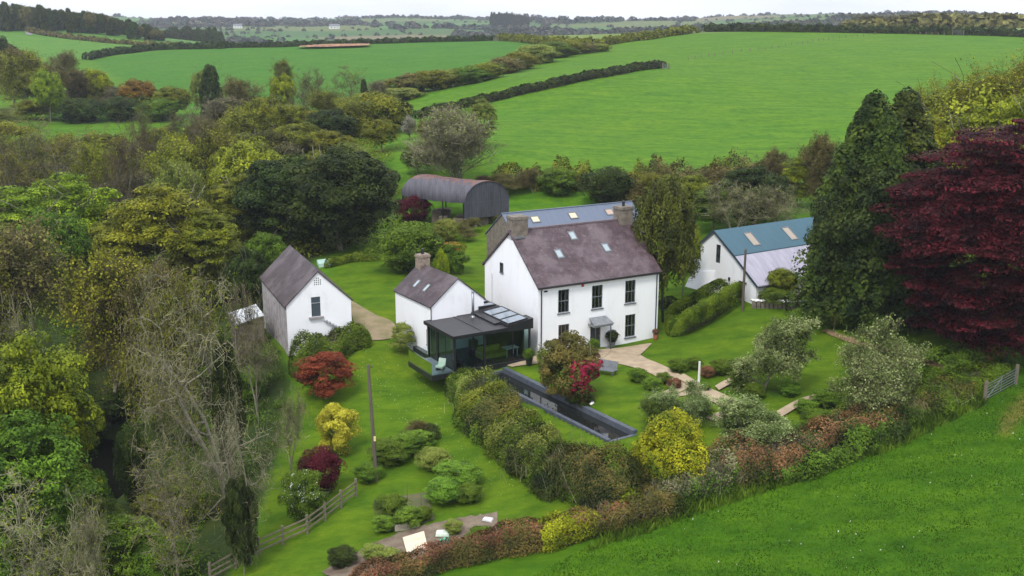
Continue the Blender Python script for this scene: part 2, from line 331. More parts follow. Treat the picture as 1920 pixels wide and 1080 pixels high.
# ------------------------------------------------------------------ the ground
def gp(*pts): return [tuple(G(*p)[:2]) for p in pts]
rng = np.random.default_rng(7)
FAR0 = 640.0
seedsX = []; 
for yy in np.arange(640, 3700, 130):
    st = 110+yy*.05
    for xx in np.arange(-1.0*yy, 1.0*yy, st): seedsX.append((xx+rng.uniform(-.35, .35)*st, yy+rng.uniform(-55, 55)))
seedsX = np.array(seedsX); fieldcol = np.array([(.06,.15,.03), (.07,.17,.035), (.075,.16,.04), (.06,.12,.035), (.11,.15,.05), (.16,.15,.08), (.05,.12,.03)])
fcol = fieldcol[rng.integers(0, 7, len(seedsX))]
def voro(X, Y):
    s = seedsX*np.array([1, 1.9]); P = np.c_[X.ravel(), Y.ravel()*1.9]; i1 = np.zeros(len(P), int); d1 = np.zeros(len(P)); d2 = np.zeros(len(P))
    for k in range(0, len(P), 4000):
        d = np.sqrt(((P[k:k+4000, None]-s[None])**2).sum(-1)); o = np.argpartition(d, 1, axis=1)[:, :2]; dd = np.take_along_axis(d, o, 1)
        sw = dd[:, 0] > dd[:, 1]; o[sw] = o[sw][:, ::-1]; dd.sort(axis=1); i1[k:k+4000] = o[:, 0]; d1[k:k+4000] = dd[:, 0]; d2[k:k+4000] = dd[:, 1]
    return i1, d2-d1
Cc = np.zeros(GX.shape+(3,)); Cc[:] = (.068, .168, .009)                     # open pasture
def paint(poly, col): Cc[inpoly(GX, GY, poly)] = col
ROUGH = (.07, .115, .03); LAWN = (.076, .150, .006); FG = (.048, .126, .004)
for p_, c_ in [([(190,100),(560,70),(960,60),(1010,85),(720,200),(300,200),(170,112)], (.046,.148,.011)),
               ([(930,60),(1320,55),(1325,62),(1100,83),(940,76)], (.13,.20,.05)), ([(1320,46),(2300,46),(2300,64),(1320,62)], (.14,.21,.06)),
               ([(-400,50),(60,48),(190,66),(340,84),(340,92),(160,112),(-400,80)], (.072,.185,.022))]:
    paint(gp(*p_), c_)
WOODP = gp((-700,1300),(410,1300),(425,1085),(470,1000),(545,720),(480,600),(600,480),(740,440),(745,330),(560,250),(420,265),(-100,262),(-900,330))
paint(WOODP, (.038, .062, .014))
LAWNP = gp((560,1085),(430,1085),(478,1000),(556,700),(520,655),(560,610),(700,420),(960,395),(1180,395),(1250,440),(1560,440),(2100,500),(2100,640),(1850,712),(1180,965)); paint(LAWNP, LAWN)
FGP = gp((560,1092),(1180,972),(1500,860),(1850,722),(2300,600))+[(60, 20), (60, 10), (-30, 10)]; 
FGP = [(-30, 16)]+gp((560,1125),(960,1046),(1100,1006),(1180,978),(1500,872),(1850,726),(2400,560))+[(90, 16)]; paint(FGP, FG)
paint(gp((1990,695),(1925,735),(1892,762),(1872,800),(1886,822),(1908,792),(1935,768),(1990,738)), (.15,.14,.03)); farm = GY > FAR0; i1, dd_ = voro(GX[farm], GY[farm]); Cc[farm] = fcol[i1]
for _ in range(2):   # soften the stair-steps of the field edges by one cell
    Cc[1:-1, 1:-1] = (Cc[1:-1, 1:-1]*2+Cc[:-2, 1:-1]+Cc[2:, 1:-1]+Cc[1:-1, :-2]+Cc[1:-1, 2:])/6
V = np.stack([GX, GY, GZ], -1).reshape(-1, 3); ii, jj = np.meshgrid(np.arange(NV-1), np.arange(NU-1), indexing='ij'); b0 = (ii*NU+jj).ravel()
me = npmesh('ground', V, np.stack([b0, b0+1, b0+NU+1, b0+NU], -1), [], smooth=True)
ca = me.color_attributes.new('kind_of_grass', 'FLOAT_COLOR', 'POINT'); ca.data.foreach_set('color', np.c_[Cc.reshape(-1, 3), np.ones(len(V))].astype(np.float32).ravel())
m, t, b = newmat('grass_ground'); b.inputs['Roughness'].default_value = .9; b.inputs['Specular IOR Level'].default_value = .08
at = N(t, 'ShaderNodeAttribute', _attribute_name='kind_of_grass'); c = at.outputs[0]
obj_c = N(t, 'ShaderNodeTexCoord').outputs['Object']
c = mixc(t, ramp(t, noise(t, .09, 5, .6, obj_c, (1, 1.6, 0)), [(.35, (.0,.0,.0)), (.65, (.6,.6,.6))]), c, mixc(t, 1.0, c, (1.42, 1.16, 1.0), 'MULTIPLY'))
c = mixc(t, ramp(t, noise(t, .022, 5, .6, obj_c, (1, 1.8, 0)), [(.36, (0,0,0)), (.62, (.85,.85,.85))]), c, mixc(t, 1.0, c, (1.22, 1.04, 1.0), 'MULTIPLY'))
mpr = N(t, 'ShaderNodeMapping'); mpr.inputs['Rotation'].default_value = (0, 0, -.62); mpr.inputs['Scale'].default_value = (.10, .42, 0); t.links.new(obj_c, mpr.inputs[0])
c = mixc(t, ramp(t, noise(t, 1.0, 4, .6, mpr.outputs[0]), [(.42, (0,0,0)), (.60, (.75,.75,.75))]), c, mixc(t, 1.0, c, (.62, .76, .8), 'MULTIPLY'))  # stretched darker bands: light and shade of ground ridges put into the grass colour
c = mixc(t, ramp(t, noise(t, .55, 6, .65, obj_c, (1, 1.3, 0)), [(.4, (0,0,0)), (.68, (.8,.8,.8))]), c, mixc(t, 1.0, c, (.44, .61, .6), 'MULTIPLY'))
c = mixc(t, ramp(t, noise(t, 3.2, 5, .7, obj_c, (.5, 1.4, 0)), [(.42, (0,0,0)), (.7, (.7,.7,.7))]), c, mixc(t, 1.0, c, (1.6, 1.3, 1.6), 'MULTIPLY'))
c = mixc(t, ramp(t, noise(t, 9, 3, .7, obj_c, (1, 1, 0)), [(.45, (0,0,0)), (.7, (.55,.55,.55))]), c, mixc(t, 1.0, c, (.60, .70, .6), 'MULTIPLY'))
t.links.new(c, b.inputs['Base Color'])
bump(t, b, mth(t, 'ADD', noise(t, 7, 5, .7, obj_c), mth(t, 'MULTIPLY', noise(t, .9, 4, .6, obj_c), 1.5)), .55, .12)
me.materials.append(m); tag(link(bpy.data.objects.new('ground', me)), kind='structure')

def resample(pts, n):
    P = np.array(pts, float); 
    if len(P) > 2:   # smooth a little
        for _ in range(2): P = np.vstack([P[:1], *[np.vstack([P[i]*.75+P[i+1]*.25, P[i]*.25+P[i+1]*.75]) for i in range(len(P)-1)], P[-1:]])
    s = np.r_[0, np.cumsum(np.linalg.norm(np.diff(P, axis=0), axis=1))]; q = np.linspace(0, s[-1], n)
    return np.c_[np.interp(q, s, P[:, 0]), np.interp(q, s, P[:, 1])]
def patch(name, ea, eb, mat, dz=.05, n=60, mm=8, kind='structure', jag=.0):
    A_ = resample(gp(*ea), n); B_ = resample(gp(*eb), n)
    r = np.random.default_rng(len(name)+n); jitA = r.normal(0, 1, (n, 2))*jag; jitB = r.normal(0, 1, (n, 2))*jag
    A_ = A_+jitA; B_ = B_+jitB
    f = np.linspace(0, 1, mm)[None, :, None]; P = A_[:, None]*(1-f)+B_[:, None]*f
    V = np.concatenate([P, (Z(P[..., 0], P[..., 1])+dz)[..., None]], -1).reshape(-1, 3)
    i, j = np.meshgrid(np.arange(n-1), np.arange(mm-1), indexing='ij'); b0 = (i*mm+j).ravel()
    o = link(bpy.data.objects.new(name, npmesh(name, V, np.stack([b0, b0+1, b0+mm+1, b0+mm], -1), mat, smooth=True)))
    return tag(o, kind=kind) if kind else o
patch('path', [(1012,676),(1060,676),(1110,676),(1165,683),(1240,708),(1262,740),(1226,752)], [(1010,666),(1075,662),(1245,638),(1180,660),(1276,702),(1300,728),(1330,735)], GRAVEL, .06, 90, 10)
patch('path', [(1262,712),(1300,737),(1345,762),(1410,790)], [(1282,703),(1322,727),(1372,748),(1440,782)], GRAVEL, .10, 50, 5)
patch('path', [(1222,748),(1260,730),(1300,716)], [(1240,755),(1275,738),(1310,722)], GRAVEL, .14, 40, 4)
patch('path', [(1322,786),(1350,775),(1385,764)], [(1338,793),(1365,786),(1400,772)], GRAVEL, .14, 30, 4)
patch('path', [(1340,727),(1365,713),(1395,702)], [(1348,735),(1375,720),(1405,708)], GRAVEL, .14, 30, 4)
patch('path', [(1455,775),(1500,750),(1530,742)], [(1465,785),(1510,758),(1540,748)], GRAVEL, .14, 30, 4)
patch('path', [(960,690),(1010,684),(1020,680)], [(935,684),(975,672),(1012,668)], GRAVEL, .09, 30, 6)
patch('courtyard', [(640,560),(665,600),(664,632),(690,640)], [(660,566),(700,592),(742,604),(745,634)], GRAVELD, .08, 60, 14)
patch('track', [(1350,556),(1400,566),(1470,570),(1560,566)], [(1345,548),(1400,548),(1470,548),(1560,545)], GRAVELD, .06, 60, 8)
patch('path', [(1540,622),(1600,648),(1690,672),(1800,705)], [(1552,618),(1612,640),(1700,664),(1812,697)], plain('worn_earth', (.26,.16,.09), (.16,.13,.05), 1.5, .95), .08, 60, 4, jag=.05)
0 and patch('track', [(1990,700),(1925,738),(1892,765),(1868,800)], [(1990,735),(1930,768),(1908,790),(1890,820)], plain('worn_grass', (.22,.20,.06), (.09,.19,.03), .9, .95), .05, 40, 10, jag=.15)
patch('soil_bed', [(600,1075),(690,1025),(790,985),(930,962)], [(640,1100),(720,1078),(830,1040),(935,1005)], SOIL, .07, 60, 12, jag=.06)
patch('soil_bed', [(705,945),(745,932),(800,925)], [(712,1000),(760,995),(815,975)], plain('weedy_soil', (.07,.09,.03), (.12,.10,.05), 2, .95), .06, 40, 8)

patch('bare_earth', [(562,89.5),(600,87),(650,85.5),(692,85.5)], [(562,92),(600,92),(650,90.5),(692,89)], plain('orange_subsoil', (.42,.22,.09), (.13,.07,.04), .5, .95, lo=.42, hi=.55), .9, 40, 5, jag=.5)
patch('lane', [(38,46),(44,58),(50,66)], [(46,46),(53,58),(62,66)], plain('worn_tarmac', (.20,.20,.21), (.15,.15,.16), 1, .9), .25, 30, 4)
# ------------------------------------------------------------------ buildings
def frame(name, label, cat, xy, yaw, z=0.0): return thing(name, label, cat, (xy[0], xy[1], z), yaw)
def slab(mb, p0, p1, q0, q1, th):     # sloping roof sheet p0-p1 eave, q0-q1 ridge, thickness downwards
    dn = Vector((0, 0, -th)); a = [Vector(x) for x in (p0, p1, q1, q0)]
    return mb.hexa([x+dn for x in a]+a)
def window(parent, o, u, nrm, w, h, cols=2, rows=2, sash=True, deep=.11, fw=.06, name='window', label=None, mat=None, pane=None, curtain=None):
    """frame with glazing bars set back in its opening; its glass pane is a child"""
    o = Vector(o)-Vector(nrm)*deep; u = Vector(u); nrm = Vector(nrm); zv = Vector((0, 0, 1)); mb = MB()
    def bar(x0, z0, x1, z1, d):
        c = [o+u*x0+zv*z0, o+u*x1+zv*z0, o+u*x1+zv*z1, o+u*x0+zv*z1]; mb.hexa([p for p in c]+[p+nrm*d for p in c])
    bar(0, 0, w, fw, .07); bar(0, h-fw, w, h, .07); bar(0, fw, fw, h-fw, .07); bar(w-fw, fw, w, h-fw, .07)
    if sash: bar(fw, h/2-.035, w-fw, h/2+.035, .055)
    for i in range(1, cols): bar(w*i/cols-.014, fw, w*i/cols+.014, h-fw, .04)
    nr = rows*(2 if sash else 1)
    for j in range(1, nr):
        if not (sash and j == rows): bar(fw, h*j/nr-.014, w-fw, h*j/nr+.014, .036)
    wo = mb.build(name, mat or FRAMEM, parent); g = MB(); c = [o+u*.01+zv*.01+nrm*.015, o+u*(w-.01)+zv*.01+nrm*.015, o+u*(w-.01)+zv*(h-.01)+nrm*.015, o+u*.01+zv*(h-.01)+nrm*.015]
    g.add(c, [(0, 1, 2, 3)]); g.build('pane', pane or PANE, wo)
    if curtain:
        for x0, x1, x2 in curtain: q = MB(); q.hexa([o+u*a_-nrm*d_+zv*z_ for z_, a_, b_ in ((.05, x0, x1),) for a_, d_ in ((x0, .12), (x1, .12), (x1, .16), (x0, .16))]+[o+u*a_-nrm*d_+zv*(h-.05) for a_, d_ in ((x0, .12), (x2, .12), (x2, .16), (x0, .16))]); q.build('curtain', CURT, wo)
    if label: wo['label'] = label
    return wo
SASH = plain('grey_sash_paint', (.17,.19,.20), (.13,.145,.155), 5, .5)
CURT = plain('cream_curtain', (.6,.58,.52), (.45,.43,.38), 6, .9)
def sill(parent, x0, x1, z, mat=LEAD, y=-.09): return MB().box(x0-.08, y, z-.1, x1+.08, .1, z).build('sill', mat, parent)
def rooflight(parent, x, y, zf, w, l, slope, glass=None, name='roof_window', axis='x', lift=.06):
    """framed pane lying on a slope: (x,y) lower-left corner in plan, zf(y) roof height, l = plan length up the slope"""
    mb = MB(); g = MB()
    def P(a, b_, h): return (x+a, y+b_, zf(x+a, y+b_)+h)
    fw = .09
    for a0, a1, b0, b1 in ((0, w, 0, fw), (0, w, l-fw, l), (0, fw, fw, l-fw), (w-fw, w, fw, l-fw)):
        mb.hexa([P(a0, b0, -.02), P(a1, b0, -.02), P(a1, b1, -.02), P(a0, b1, -.02), P(a0, b0, lift+.03), P(a1, b0, lift+.03), P(a1, b1, lift+.03), P(a0, b1, lift+.03)])
    f = mb.build(name, LEAD, parent); g.add([P(fw, fw, lift), P(w-fw, fw, lift), P(w-fw, l-fw, lift), P(fw, l-fw, lift)], [(0, 1, 2, 3)]); g.build('pane', glass or SKYPANE, f); return f
def skypane(name, c):
    m, t, b = newmat(name); b.inputs['Base Color'].default_value = (*c, 1); b.inputs['Roughness'].default_value = .12; b.inputs['Specular IOR Level'].default_value = .9; return m
SKYPANE = skypane('roof_window_glass', (.30, .36, .38)); BLINDP = skypane('roof_window_with_blind', (.62, .52, .34)); RUSTP = skypane('rusty_rooflight', (.42, .30, .22)); SHEETP = skypane('fibreglass_rooflight', (.30, .25, .18))
def chimney(parent, x0, y0, x1, y1, z0, z1, mat, pots=1, cap=True, poth=.45):
    mb = MB().box(x0, y0, z0, x1, y1, z1-.22)
    mb.box(x0-.06, y0-.06, z1-.22, x1+.06, y1+.06, z1-.1).box(x0-.01, y0-.01, z1-.1, x1+.01, y1+.01, z1)
    c = mb.build('chimney', mat, parent)
    for k in range(pots):
        cx = x0+(x1-x0)*(k+.5)/pots; cy_ = (y0+y1)/2
        MB().tube([(cx, cy_, z1-.01), (cx, cy_, z1+poth*.2), (cx, cy_, z1+poth)], [.15, .12, .13], 10).build('chimney_pot', BLACKM, c)
    return c

# ---- main farmhouse
H = frame('farmhouse', 'large white rendered farmhouse with purple slate roof and two end chimneys', 'house', (2.1, 85.1), .492)
L, W, E_, RZ = 11.85, 9.5, 5.6, 9.2
holes = [(1.88,3.13,2.92,5.08), (5.12,3.08,6.17,5.06), (8.42,3.13,9.46,5.1), (1.93,.16,2.97,2.12), (8.5,.13,9.54,2.1), (5.02,-.42,6.05,1.72)]
base = -1.6
wb = MB(); wb.wall((0, 0, base), (1, 0, 0), (0, -1, 0), L, E_-base, [(h[0], h[1]-base, h[2], h[3]-base) for h in holes], .16)
wb.add([(L,0,base), (L,W,base), (L,W,E_), (L,W/2,RZ-.05), (L,0,E_)], [(0,1,2,3,4)]); wb.add([(0,0,base), (0,W,base), (0,W,E_), (0,W/2,RZ-.05), (0,0,E_)], [(4,3,2,1,0)])
wb.add([(0,W,base), (L,W,base), (L,W,E_), (0,W,E_)], [(3,2,1,0)]); wb.build('wall', WHITE, H)
rf = MB(); sl = (RZ-E_)/(W/2)
slab(rf, (-.14,-.28,E_-.28*sl+.16), (L+.14,-.28,E_-.28*sl+.16), (-.14,W/2,RZ+.16), (L+.14,W/2,RZ+.16), .16)
slab(rf, (L+.14,W+.28,E_-.28*sl+.16), (-.14,W+.28,E_-.28*sl+.16), (L+.14,W/2+.002,RZ+.16), (-.14,W/2+.002,RZ+.16), .16)
roofH = rf.build('roof', SLATE, H)
MB().box(-.16, W/2-.13, RZ+.10, L+.16, W/2+.13, RZ+.24).build('ridge_tiles', plain('ridge_tile', (.17,.13,.14), (.10,.08,.09), 5, .8), roofH)
chimney(H, .0, W/2-.62, 1.35, W/2+.62, RZ-.6, RZ+1.35, STONE, 0)
chimney(H, L-1.25, W/2-.6, L-.0, W/2+.6, RZ-.6, RZ+1.3, STONE, 1)
MB().box(-.02, W/2-.9, RZ-.42, .9, W/2-.63, RZ-.25).build('lead_flashing', LEAD, H)
for k, hh in enumerate(holes[:5]):
    w0 = hh[2]-hh[0]
    wn = window(H, (hh[0], 0, hh[1]), (1,0,0), (0,-1,0), hh[2]-hh[0], hh[3]-hh[1], 3, 1, mat=SASH, pane=DPANE, curtain=[(.06,.16,.26)] if k == 3 else [(w0-.26,w0-.07,w0-.07)] if k == 2 else [(.06,.2,.2),(w0-.2,w0-.07,w0-.07)])
    sill(wn, hh[0], hh[2], hh[1]-.003)
dr = MB().box(5.02, .10, -.42, 6.05, .15, 1.72).build('door', GREYP, H)
pd = MB()
for x in (5.14, 5.58):
    for z0, z1 in ((-.25, .35), (.45, 1.55)): pd.box(x, .085, z0, x+.36, .098, z1)
pd.build('door_panels', FRAMEM, dr); MB().box(5.9, .04, .55, 5.96, .098, .7).build('handle', STEEL, dr)
cp = MB(); slab(cp, (4.72,-1.05,1.95), (6.68,-1.05,1.95), (4.9,-.004,2.36), (6.5,-.004,2.36), .07); cp.box(4.78,-1.0,1.74,6.62,-.003,1.87)
pc = cp.build('porch', plain('lead_porch_roof', (.24,.25,.26), (.16,.17,.18), 3, .5), H)
for x in (4.95, 6.45): MB().tube([(x, -.92, -.42), (x, -.92, 1.76)], .045, 8).build('porch_post', GREYP, pc)
MB().box(4.7, -1.25, -.55, 6.7, -.003, -.38).build('doorstep', plain('slate_step', (.16,.165,.17), (.11,.11,.12), 3, .6), H)
rwg = window(H, (0, 6.5, 5.5), (0,-1,0), (-1,0,0), .5, .82, 1, 2, False, -.01); sill(rwg, 0, 0, 0).hide_render = True
bpy.data.objects.remove([c_ for c_ in rwg.children if c_.name.startswith('sill')][0]); MB().box(-.1, 5.94, 5.4, -.002, 6.56, 5.5).build('sill', LEAD, rwg)
for x, y in ((5.1, 3.3), (2.95, 1.88), (7.62, 1.93)): rooflight(H, x, y, lambda a, b_: E_+b_*sl+.16, .66, .78, sl)
gt = MB(); gt.tube([(-.12, -.34, E_-.06), (L+.12, -.34, E_-.06)], .065, 8).build('gutter', BLACKM, H)
for x in (.28, L-.25): MB().tube([(x, -.3, E_-.1), (x, -.07, E_-.35), (x, -.07, -.5)], .045, 8).build('downpipe', BLACKM, H)
MB().box(.55, -.1, 5.08, .66, -.002, 5.2).box(.72, -.1, 5.08, .83, -.002, 5.2).build('security_light', BLACKM, H)
MB().hexa([(4.08,-.002,5.12),(4.3,-.002,5.12),(4.3,-.08,5.12),(4.08,-.08,5.12),(4.08,-.002,5.38),(4.3,-.002,5.38),(4.3,-.08,5.38),(4.08,-.08,5.38)][::1]).build('alarm_box', plain('red_plastic', (.5,.04,.03), (.42,.03,.03), 5, .5), H)
MB().tube([(-.05, 8.1, -.4), (-.05, 8.1, 5.0)], .035, 6).build('cable_conduit', WPAINT, H)

# ---- stone barn with steel roof behind the house
B = frame('stone_barn', 'long barn with pale blue-grey sheet roof and three roof windows just behind the farmhouse', 'barn', (.7, 103.9), .49)
bL, bW, bE, bR, b0_ = 15.3, 7.0, 5.0, 7.5, -.5
wb = MB(); wb.add([(0,0,b0_),(bL,0,b0_),(bL,0,bE),(0,0,bE)], [(0,1,2,3)]); wb.add([(0,bW,b0_),(bL,bW,b0_),(bL,bW,bE),(0,bW,bE)], [(3,2,1,0)])
wb.add([(0,0,b0_),(0,bW,b0_),(0,bW,bE),(0,bW/2,bR),(0,0,bE)], [(4,3,2,1,0)]); wb.add([(bL,0,b0_),(bL,bW,b0_),(bL,bW,bE),(bL,bW/2,bR),(bL,0,bE)], [(0,1,2,3,4)]); wb.build('wall', STONE, B)
BLUES = stripes('blue_grey_sheet', (.105,.135,.19), (.125,.155,.21), 'X', 2.2, .5)
rf = MB(); s2 = (bR-bE)/(bW/2); slab(rf, (-.1,-.3,bE-.3*s2+.1), (bL+.1,-.3,bE-.3*s2+.1), (-.1,bW/2,bR+.1), (bL+.1,bW/2,bR+.1), .08)
slab(rf, (bL+.1,bW+.3,bE-.3*s2+.1), (-.1,bW+.3,bE-.3*s2+.1), (bL+.1,bW/2+.002,bR+.1), (-.1,bW/2+.002,bR+.1), .08); rf.build('roof', BLUES, B)
for i, x in enumerate((2.7, 7.1, 11.5)):
    q = rooflight(B, x, 2.08, lambda a, b_: bE+b_*s2+.1, .95, .75, s2, RUSTP if i == 2 else BLINDP)
MB().box(-.12, bW/2-.1, bR+.06, bL+.12, bW/2+.1, bR+.14).build('ridge_cap', BLUES, B)

# ---- white barn on the right with catslide roof
D = frame('white_barn', 'white barn on the right with teal-blue sheet roof and paler lean-to roof below', 'barn', (17.6, 103.0), .566)
dL = 17.0; g0 = -.6; prof = [(0, 4.85), (-2.65, 7.0), (-5.5, 5.15), (-8.4, 3.05)]
gh = [(-3.55,4.1,-2.95,5.85), (-6.7,1.05,-6.05,3.0)]
wb = MB(); ys = [0, -2.65, -2.95, -3.55, -5.5, -6.05, -6.7, -8.4]
def topz(y): return float(np.interp(-y, [-p_[0] for p_ in prof], [p_[1] for p_ in prof]))
for y0, y1 in zip(ys[:-1], ys[1:]):
    hl = [h for h in gh if abs(h[0]-y1) < .01 and abs(h[2]-y0) < .01]
    segs = [(g0, None)] if not hl else [(g0, hl[0][1]), (hl[0][3], None)]
    for za, zb in segs:
        wb.add([(0,y0,za),(0,y1,za),(0,y1,zb if zb else topz(y1)),(0,y0,zb if zb else topz(y0))], [(0,1,2,3)])
    for h in hl:
        c4 = [(0,h[0],h[1]),(0,h[2],h[1]),(0,h[2],h[3]),(0,h[0],h[3])]; d4 = [(.2,a_[1],a_[2]) for a_ in c4]; wb.add(c4+d4, [(0,1,5,4),(1,2,6,5),(2,3,7,6),(3,0,4,7)])
wb.add([(0,0,g0),(dL,0,g0),(dL,0,4.85),(0,0,4.85)], [(3,2,1,0)]); wb.add([(0,-8.4,g0),(dL,-8.4,g0),(dL,-8.4,3.05),(0,-8.4,3.05)], [(0,1,2,3)])
wb.add([(dL,0,g0),(dL,-8.4,g0)]+[(dL, y, z) for y, z in prof[::-1]], [tuple(range(6))]); wb.build('wall', WHITE, D)
wb = MB(); wb.hexa([(-.9,1.5,-1.2),(0.0,1.5,-1.2),(0,-3,-1.2),(-.9,-3,-1.2),(-.25,.0,2.6),(-.003,.0,2.6),(-.003,-3,3.3),(-.06,-3,3.3)]).build('buttress', WHITE, D)
TEAL = stripes('teal_blue_sheet', (.030,.098,.135), (.038,.112,.15), 'X', 2.2, .5)
FIBRE = stripes('pale_corrugated_sheet', (.42,.40,.47), (.30,.29,.36), 'X', 1.6, .6)
rf = MB(); slab(rf, (-.12,-5.5,5.25), (dL,-5.5,5.25), (-.12,-2.65,7.12), (dL,-2.65,7.12), .09); slab(rf, (dL,.25,4.75), (-.12,.25,4.75), (dL,-2.652,7.12), (-.12,-2.652,7.12), .09)
rT = rf.build('roof', TEAL, D)
rf = MB(); slab(rf, (-.12,-8.65,2.98), (dL,-8.65,2.98), (-.12,-5.45,5.19), (dL,-5.45,5.19), .08); rf.build('lean_to_roof', FIBRE, D)
ed = MB(); pr_ = [(.3,4.66), (-2.65,7.06), (-5.5,5.19), (-8.68,2.91)]
for (y0, z0), (y1, z1) in zip(pr_[:-1], pr_[1:]): ed.beam((-.15, y0, z0), (-.15, y1, z1), .05, .2)
ed.build('bargeboard', plain('dark_blue_trim', (.03,.05,.07), (.025,.04,.055), 4, .5), D)
rz = lambda a, b_: 7.12+(b_+2.65)*(1.87/2.85)
for x in (2.95, 7.95): rooflight(D, x, -4.88, rz, .98, 1.5, .65, SHEETP, lift=.02)
window(D, (0, -2.95, 4.1), (0,-1,0), (-1,0,0), .6, 1.75, 1, 2, False, .12)
MB().box(.10, -6.7, 1.05, .15, -6.05, 3.0).build('door', BLACKM, D)
MB().box(-.05, -5.02, 2.72, .0, -4.78, 3.05).build('vent', BLACKM, D)
MB().box(-.12, -7.16, 2.85, -.002, -7.02, 3.0).build('wall_lamp', BLACKM, D)
MB().tube([(0, -8.72, 2.86), (dL, -8.72, 2.86)], .06, 8).build('gutter', BLACKM, D)

# ---- gable shed on the left
S = frame('outbuilding', 'small white-gabled outbuilding with slate roof left of the gravel yard', 'outbuilding', (-18.4, 86.0), .40)
sW, sL, sE, sR = 5.4, 10.9, 3.75, 6.35
wb = MB(); wb.wall((0,0,-2.5), (1,0,0), (0,-1,0), sW, sE+2.5, [(2.06,2.6+2.5,2.82,3.75+2.5)], .12)
wb.add([(0,0,sE),(2.06,0,sE),(2.06,0,4.27),(2.82,0,4.27),(2.82,0,sE),(sW,0,sE),(sW/2,0,sR)], [(0,1,2,6),(2,3,6),(3,4,5,6)])
wb.add([(2.06,0,sE),(2.82,0,sE),(2.82,0,4.27),(2.06,0,4.27),(2.06,.12,sE),(2.82,.12,sE),(2.82,.12,4.27),(2.06,.12,4.27)], [(0,3,7,4),(1,5,6,2),(3,2,6,7)]); wb.build('gable_wall', WHITE, S)
wb = MB(); wb.add([(0,0,-2.6),(0,sL,-2.6),(0,sL,sE),(0,0,sE)], [(3,2,1,0)]); wb.add([(sW,0,-2.6),(sW,sL,-2.6),(sW,sL,sE),(sW,0,sE)], [(0,1,2,3)])
wb.add([(0,sL,-2.6),(sW,sL,-2.6),(sW,sL,sE),(sW/2,sL,sR),(0,sL,sE)], [(4,3,2,1,0)]); sw_ = wb.build('wall', STONEW, S); sw_['label'] = 'bare pinkish-grey rubble stone side walls'
rf = MB(); s3 = (sR-sE)/(sW/2)
slab(rf, (-.18,sL+.1,sE-.18*s3+.14), (-.18,-.12,sE-.18*s3+.14), (sW/2,sL+.1,sR+.14), (sW/2,-.12,sR+.14), .13)
slab(rf, (sW+.18,-.12,sE-.18*s3+.14), (sW+.18,sL+.1,sE-.18*s3+.14), (sW/2+.002,-.12,sR+.14), (sW/2+.002,sL+.1,sR+.14), .13); rf.build('roof', SLATE2, S)
MB().box(2.06, .06, 2.6, 2.82, .1, 4.27).build('shutter', plain('blue_grey_shutter', (.055,.075,.09), (.045,.06,.075), 4, .6), S)
MB().box(1.82, -.2, 2.42, 3.02, -.002, 2.6).build('sill', plain('stone_sill', (.33,.31,.31), (.22,.2,.2), 4, .85), S)
for i in range(4):
    for j in range(4):
        if not (j == 3 and i in (0, 3)): MB().box(2.38+i*.16, -.012, 5.28+j*.17, 2.46+i*.16, -.002, 5.37+j*.17).build('pigeon_hole', BLACKM, S)
st = MB()
for k in range(9): st.box(3.05+k*.25, -.28, 2.25-k*.17-.07, 3.32+k*.25, -.002, 2.25-k*.17)
st.build('stone_steps', plain('limewashed_step', (.45,.45,.46), (.30,.30,.30), 6, .8), S)
rl = MB()
for k in range(6): rl.box(4.1+k*.16, -.42, .1, 4.14+k*.16, -.38, 1.15)
rl.box(4.06, -.425, 1.1, 4.98, -.375, 1.16); rl.build('railing', BLACKM, S)
ln = frame('lean_to', 'low white-roofed lean-to against the rear stone side of the outbuilding', 'shed', (-21.0, 90.4), .40)
MB().hexa([(-2.6,0,-3),(-.35,0,-3),(-.35,3.6,-3),(-2.6,3.6,-3),(-2.6,0,1.2),(-.35,0,1.7),(-.35,3.6,1.7),(-2.6,3.6,1.2)]).build('wall', STONE, ln)
rf = MB(); slab(rf, (-2.8,3.8,1.25), (-2.8,-.2,1.25), (-.3,3.8,1.85), (-.3,-.2,1.85), .08); rf.build('roof', stripes('white_corrugated_sheet', (.62,.64,.66), (.5,.52,.55), 'Y', 1.6, .5), ln)

# ---- annex
A2 = frame('cottage_annex', 'small white cottage annex with slate roof between the yard and the glass room', 'cottage', (-6.5, 85.0), .565)
aW, aL, aE, aR = 4.92, 6.5, 3.95, 5.95
wb = MB(); wb.add([(0,0,-2.8),(aW,0,-2.8),(aW,0,aE),(aW/2,0,aR),(0,0,aE)], [(0,1,2,3,4)]); wb.add([(0,0,-2.8),(0,aL,-2.8),(0,aL,aE),(0,0,aE)], [(3,2,1,0)])
wb.add([(aW,0,-2.8),(aW,aL,-2.8),(aW,aL,aE),(aW,0,aE)], [(0,1,2,3)]); wb.add([(0,aL,-2.8),(aW,aL,-2.8),(aW,aL,aE),(aW/2,aL,aR),(0,aL,aE)], [(4,3,2,1,0)]); wb.build('wall', WHITE, A2)
rf = MB(); s4 = (aR-aE)/(aW/2)
slab(rf, (-.14,aL+.08,aE-.14*s4+.12), (-.14,-.1,aE-.14*s4+.12), (aW/2,aL+.08,aR+.12), (aW/2,-.1,aR+.12), .11)
slab(rf, (aW+.14,-.1,aE-.14*s4+.12), (aW+.14,aL+.08,aE-.14*s4+.12), (aW/2+.002,-.1,aR+.12), (aW/2+.002,aL+.08,aR+.12), .11); rf.build('roof', SLATE2, A2)
chimney(A2, aW/2-.5, aL-.85, aW/2+.5, aL-.05, aR-.4, aR+.95, plain('brick_chimney', (.30,.24,.18), (.16,.12,.10), 5, .9), 1)
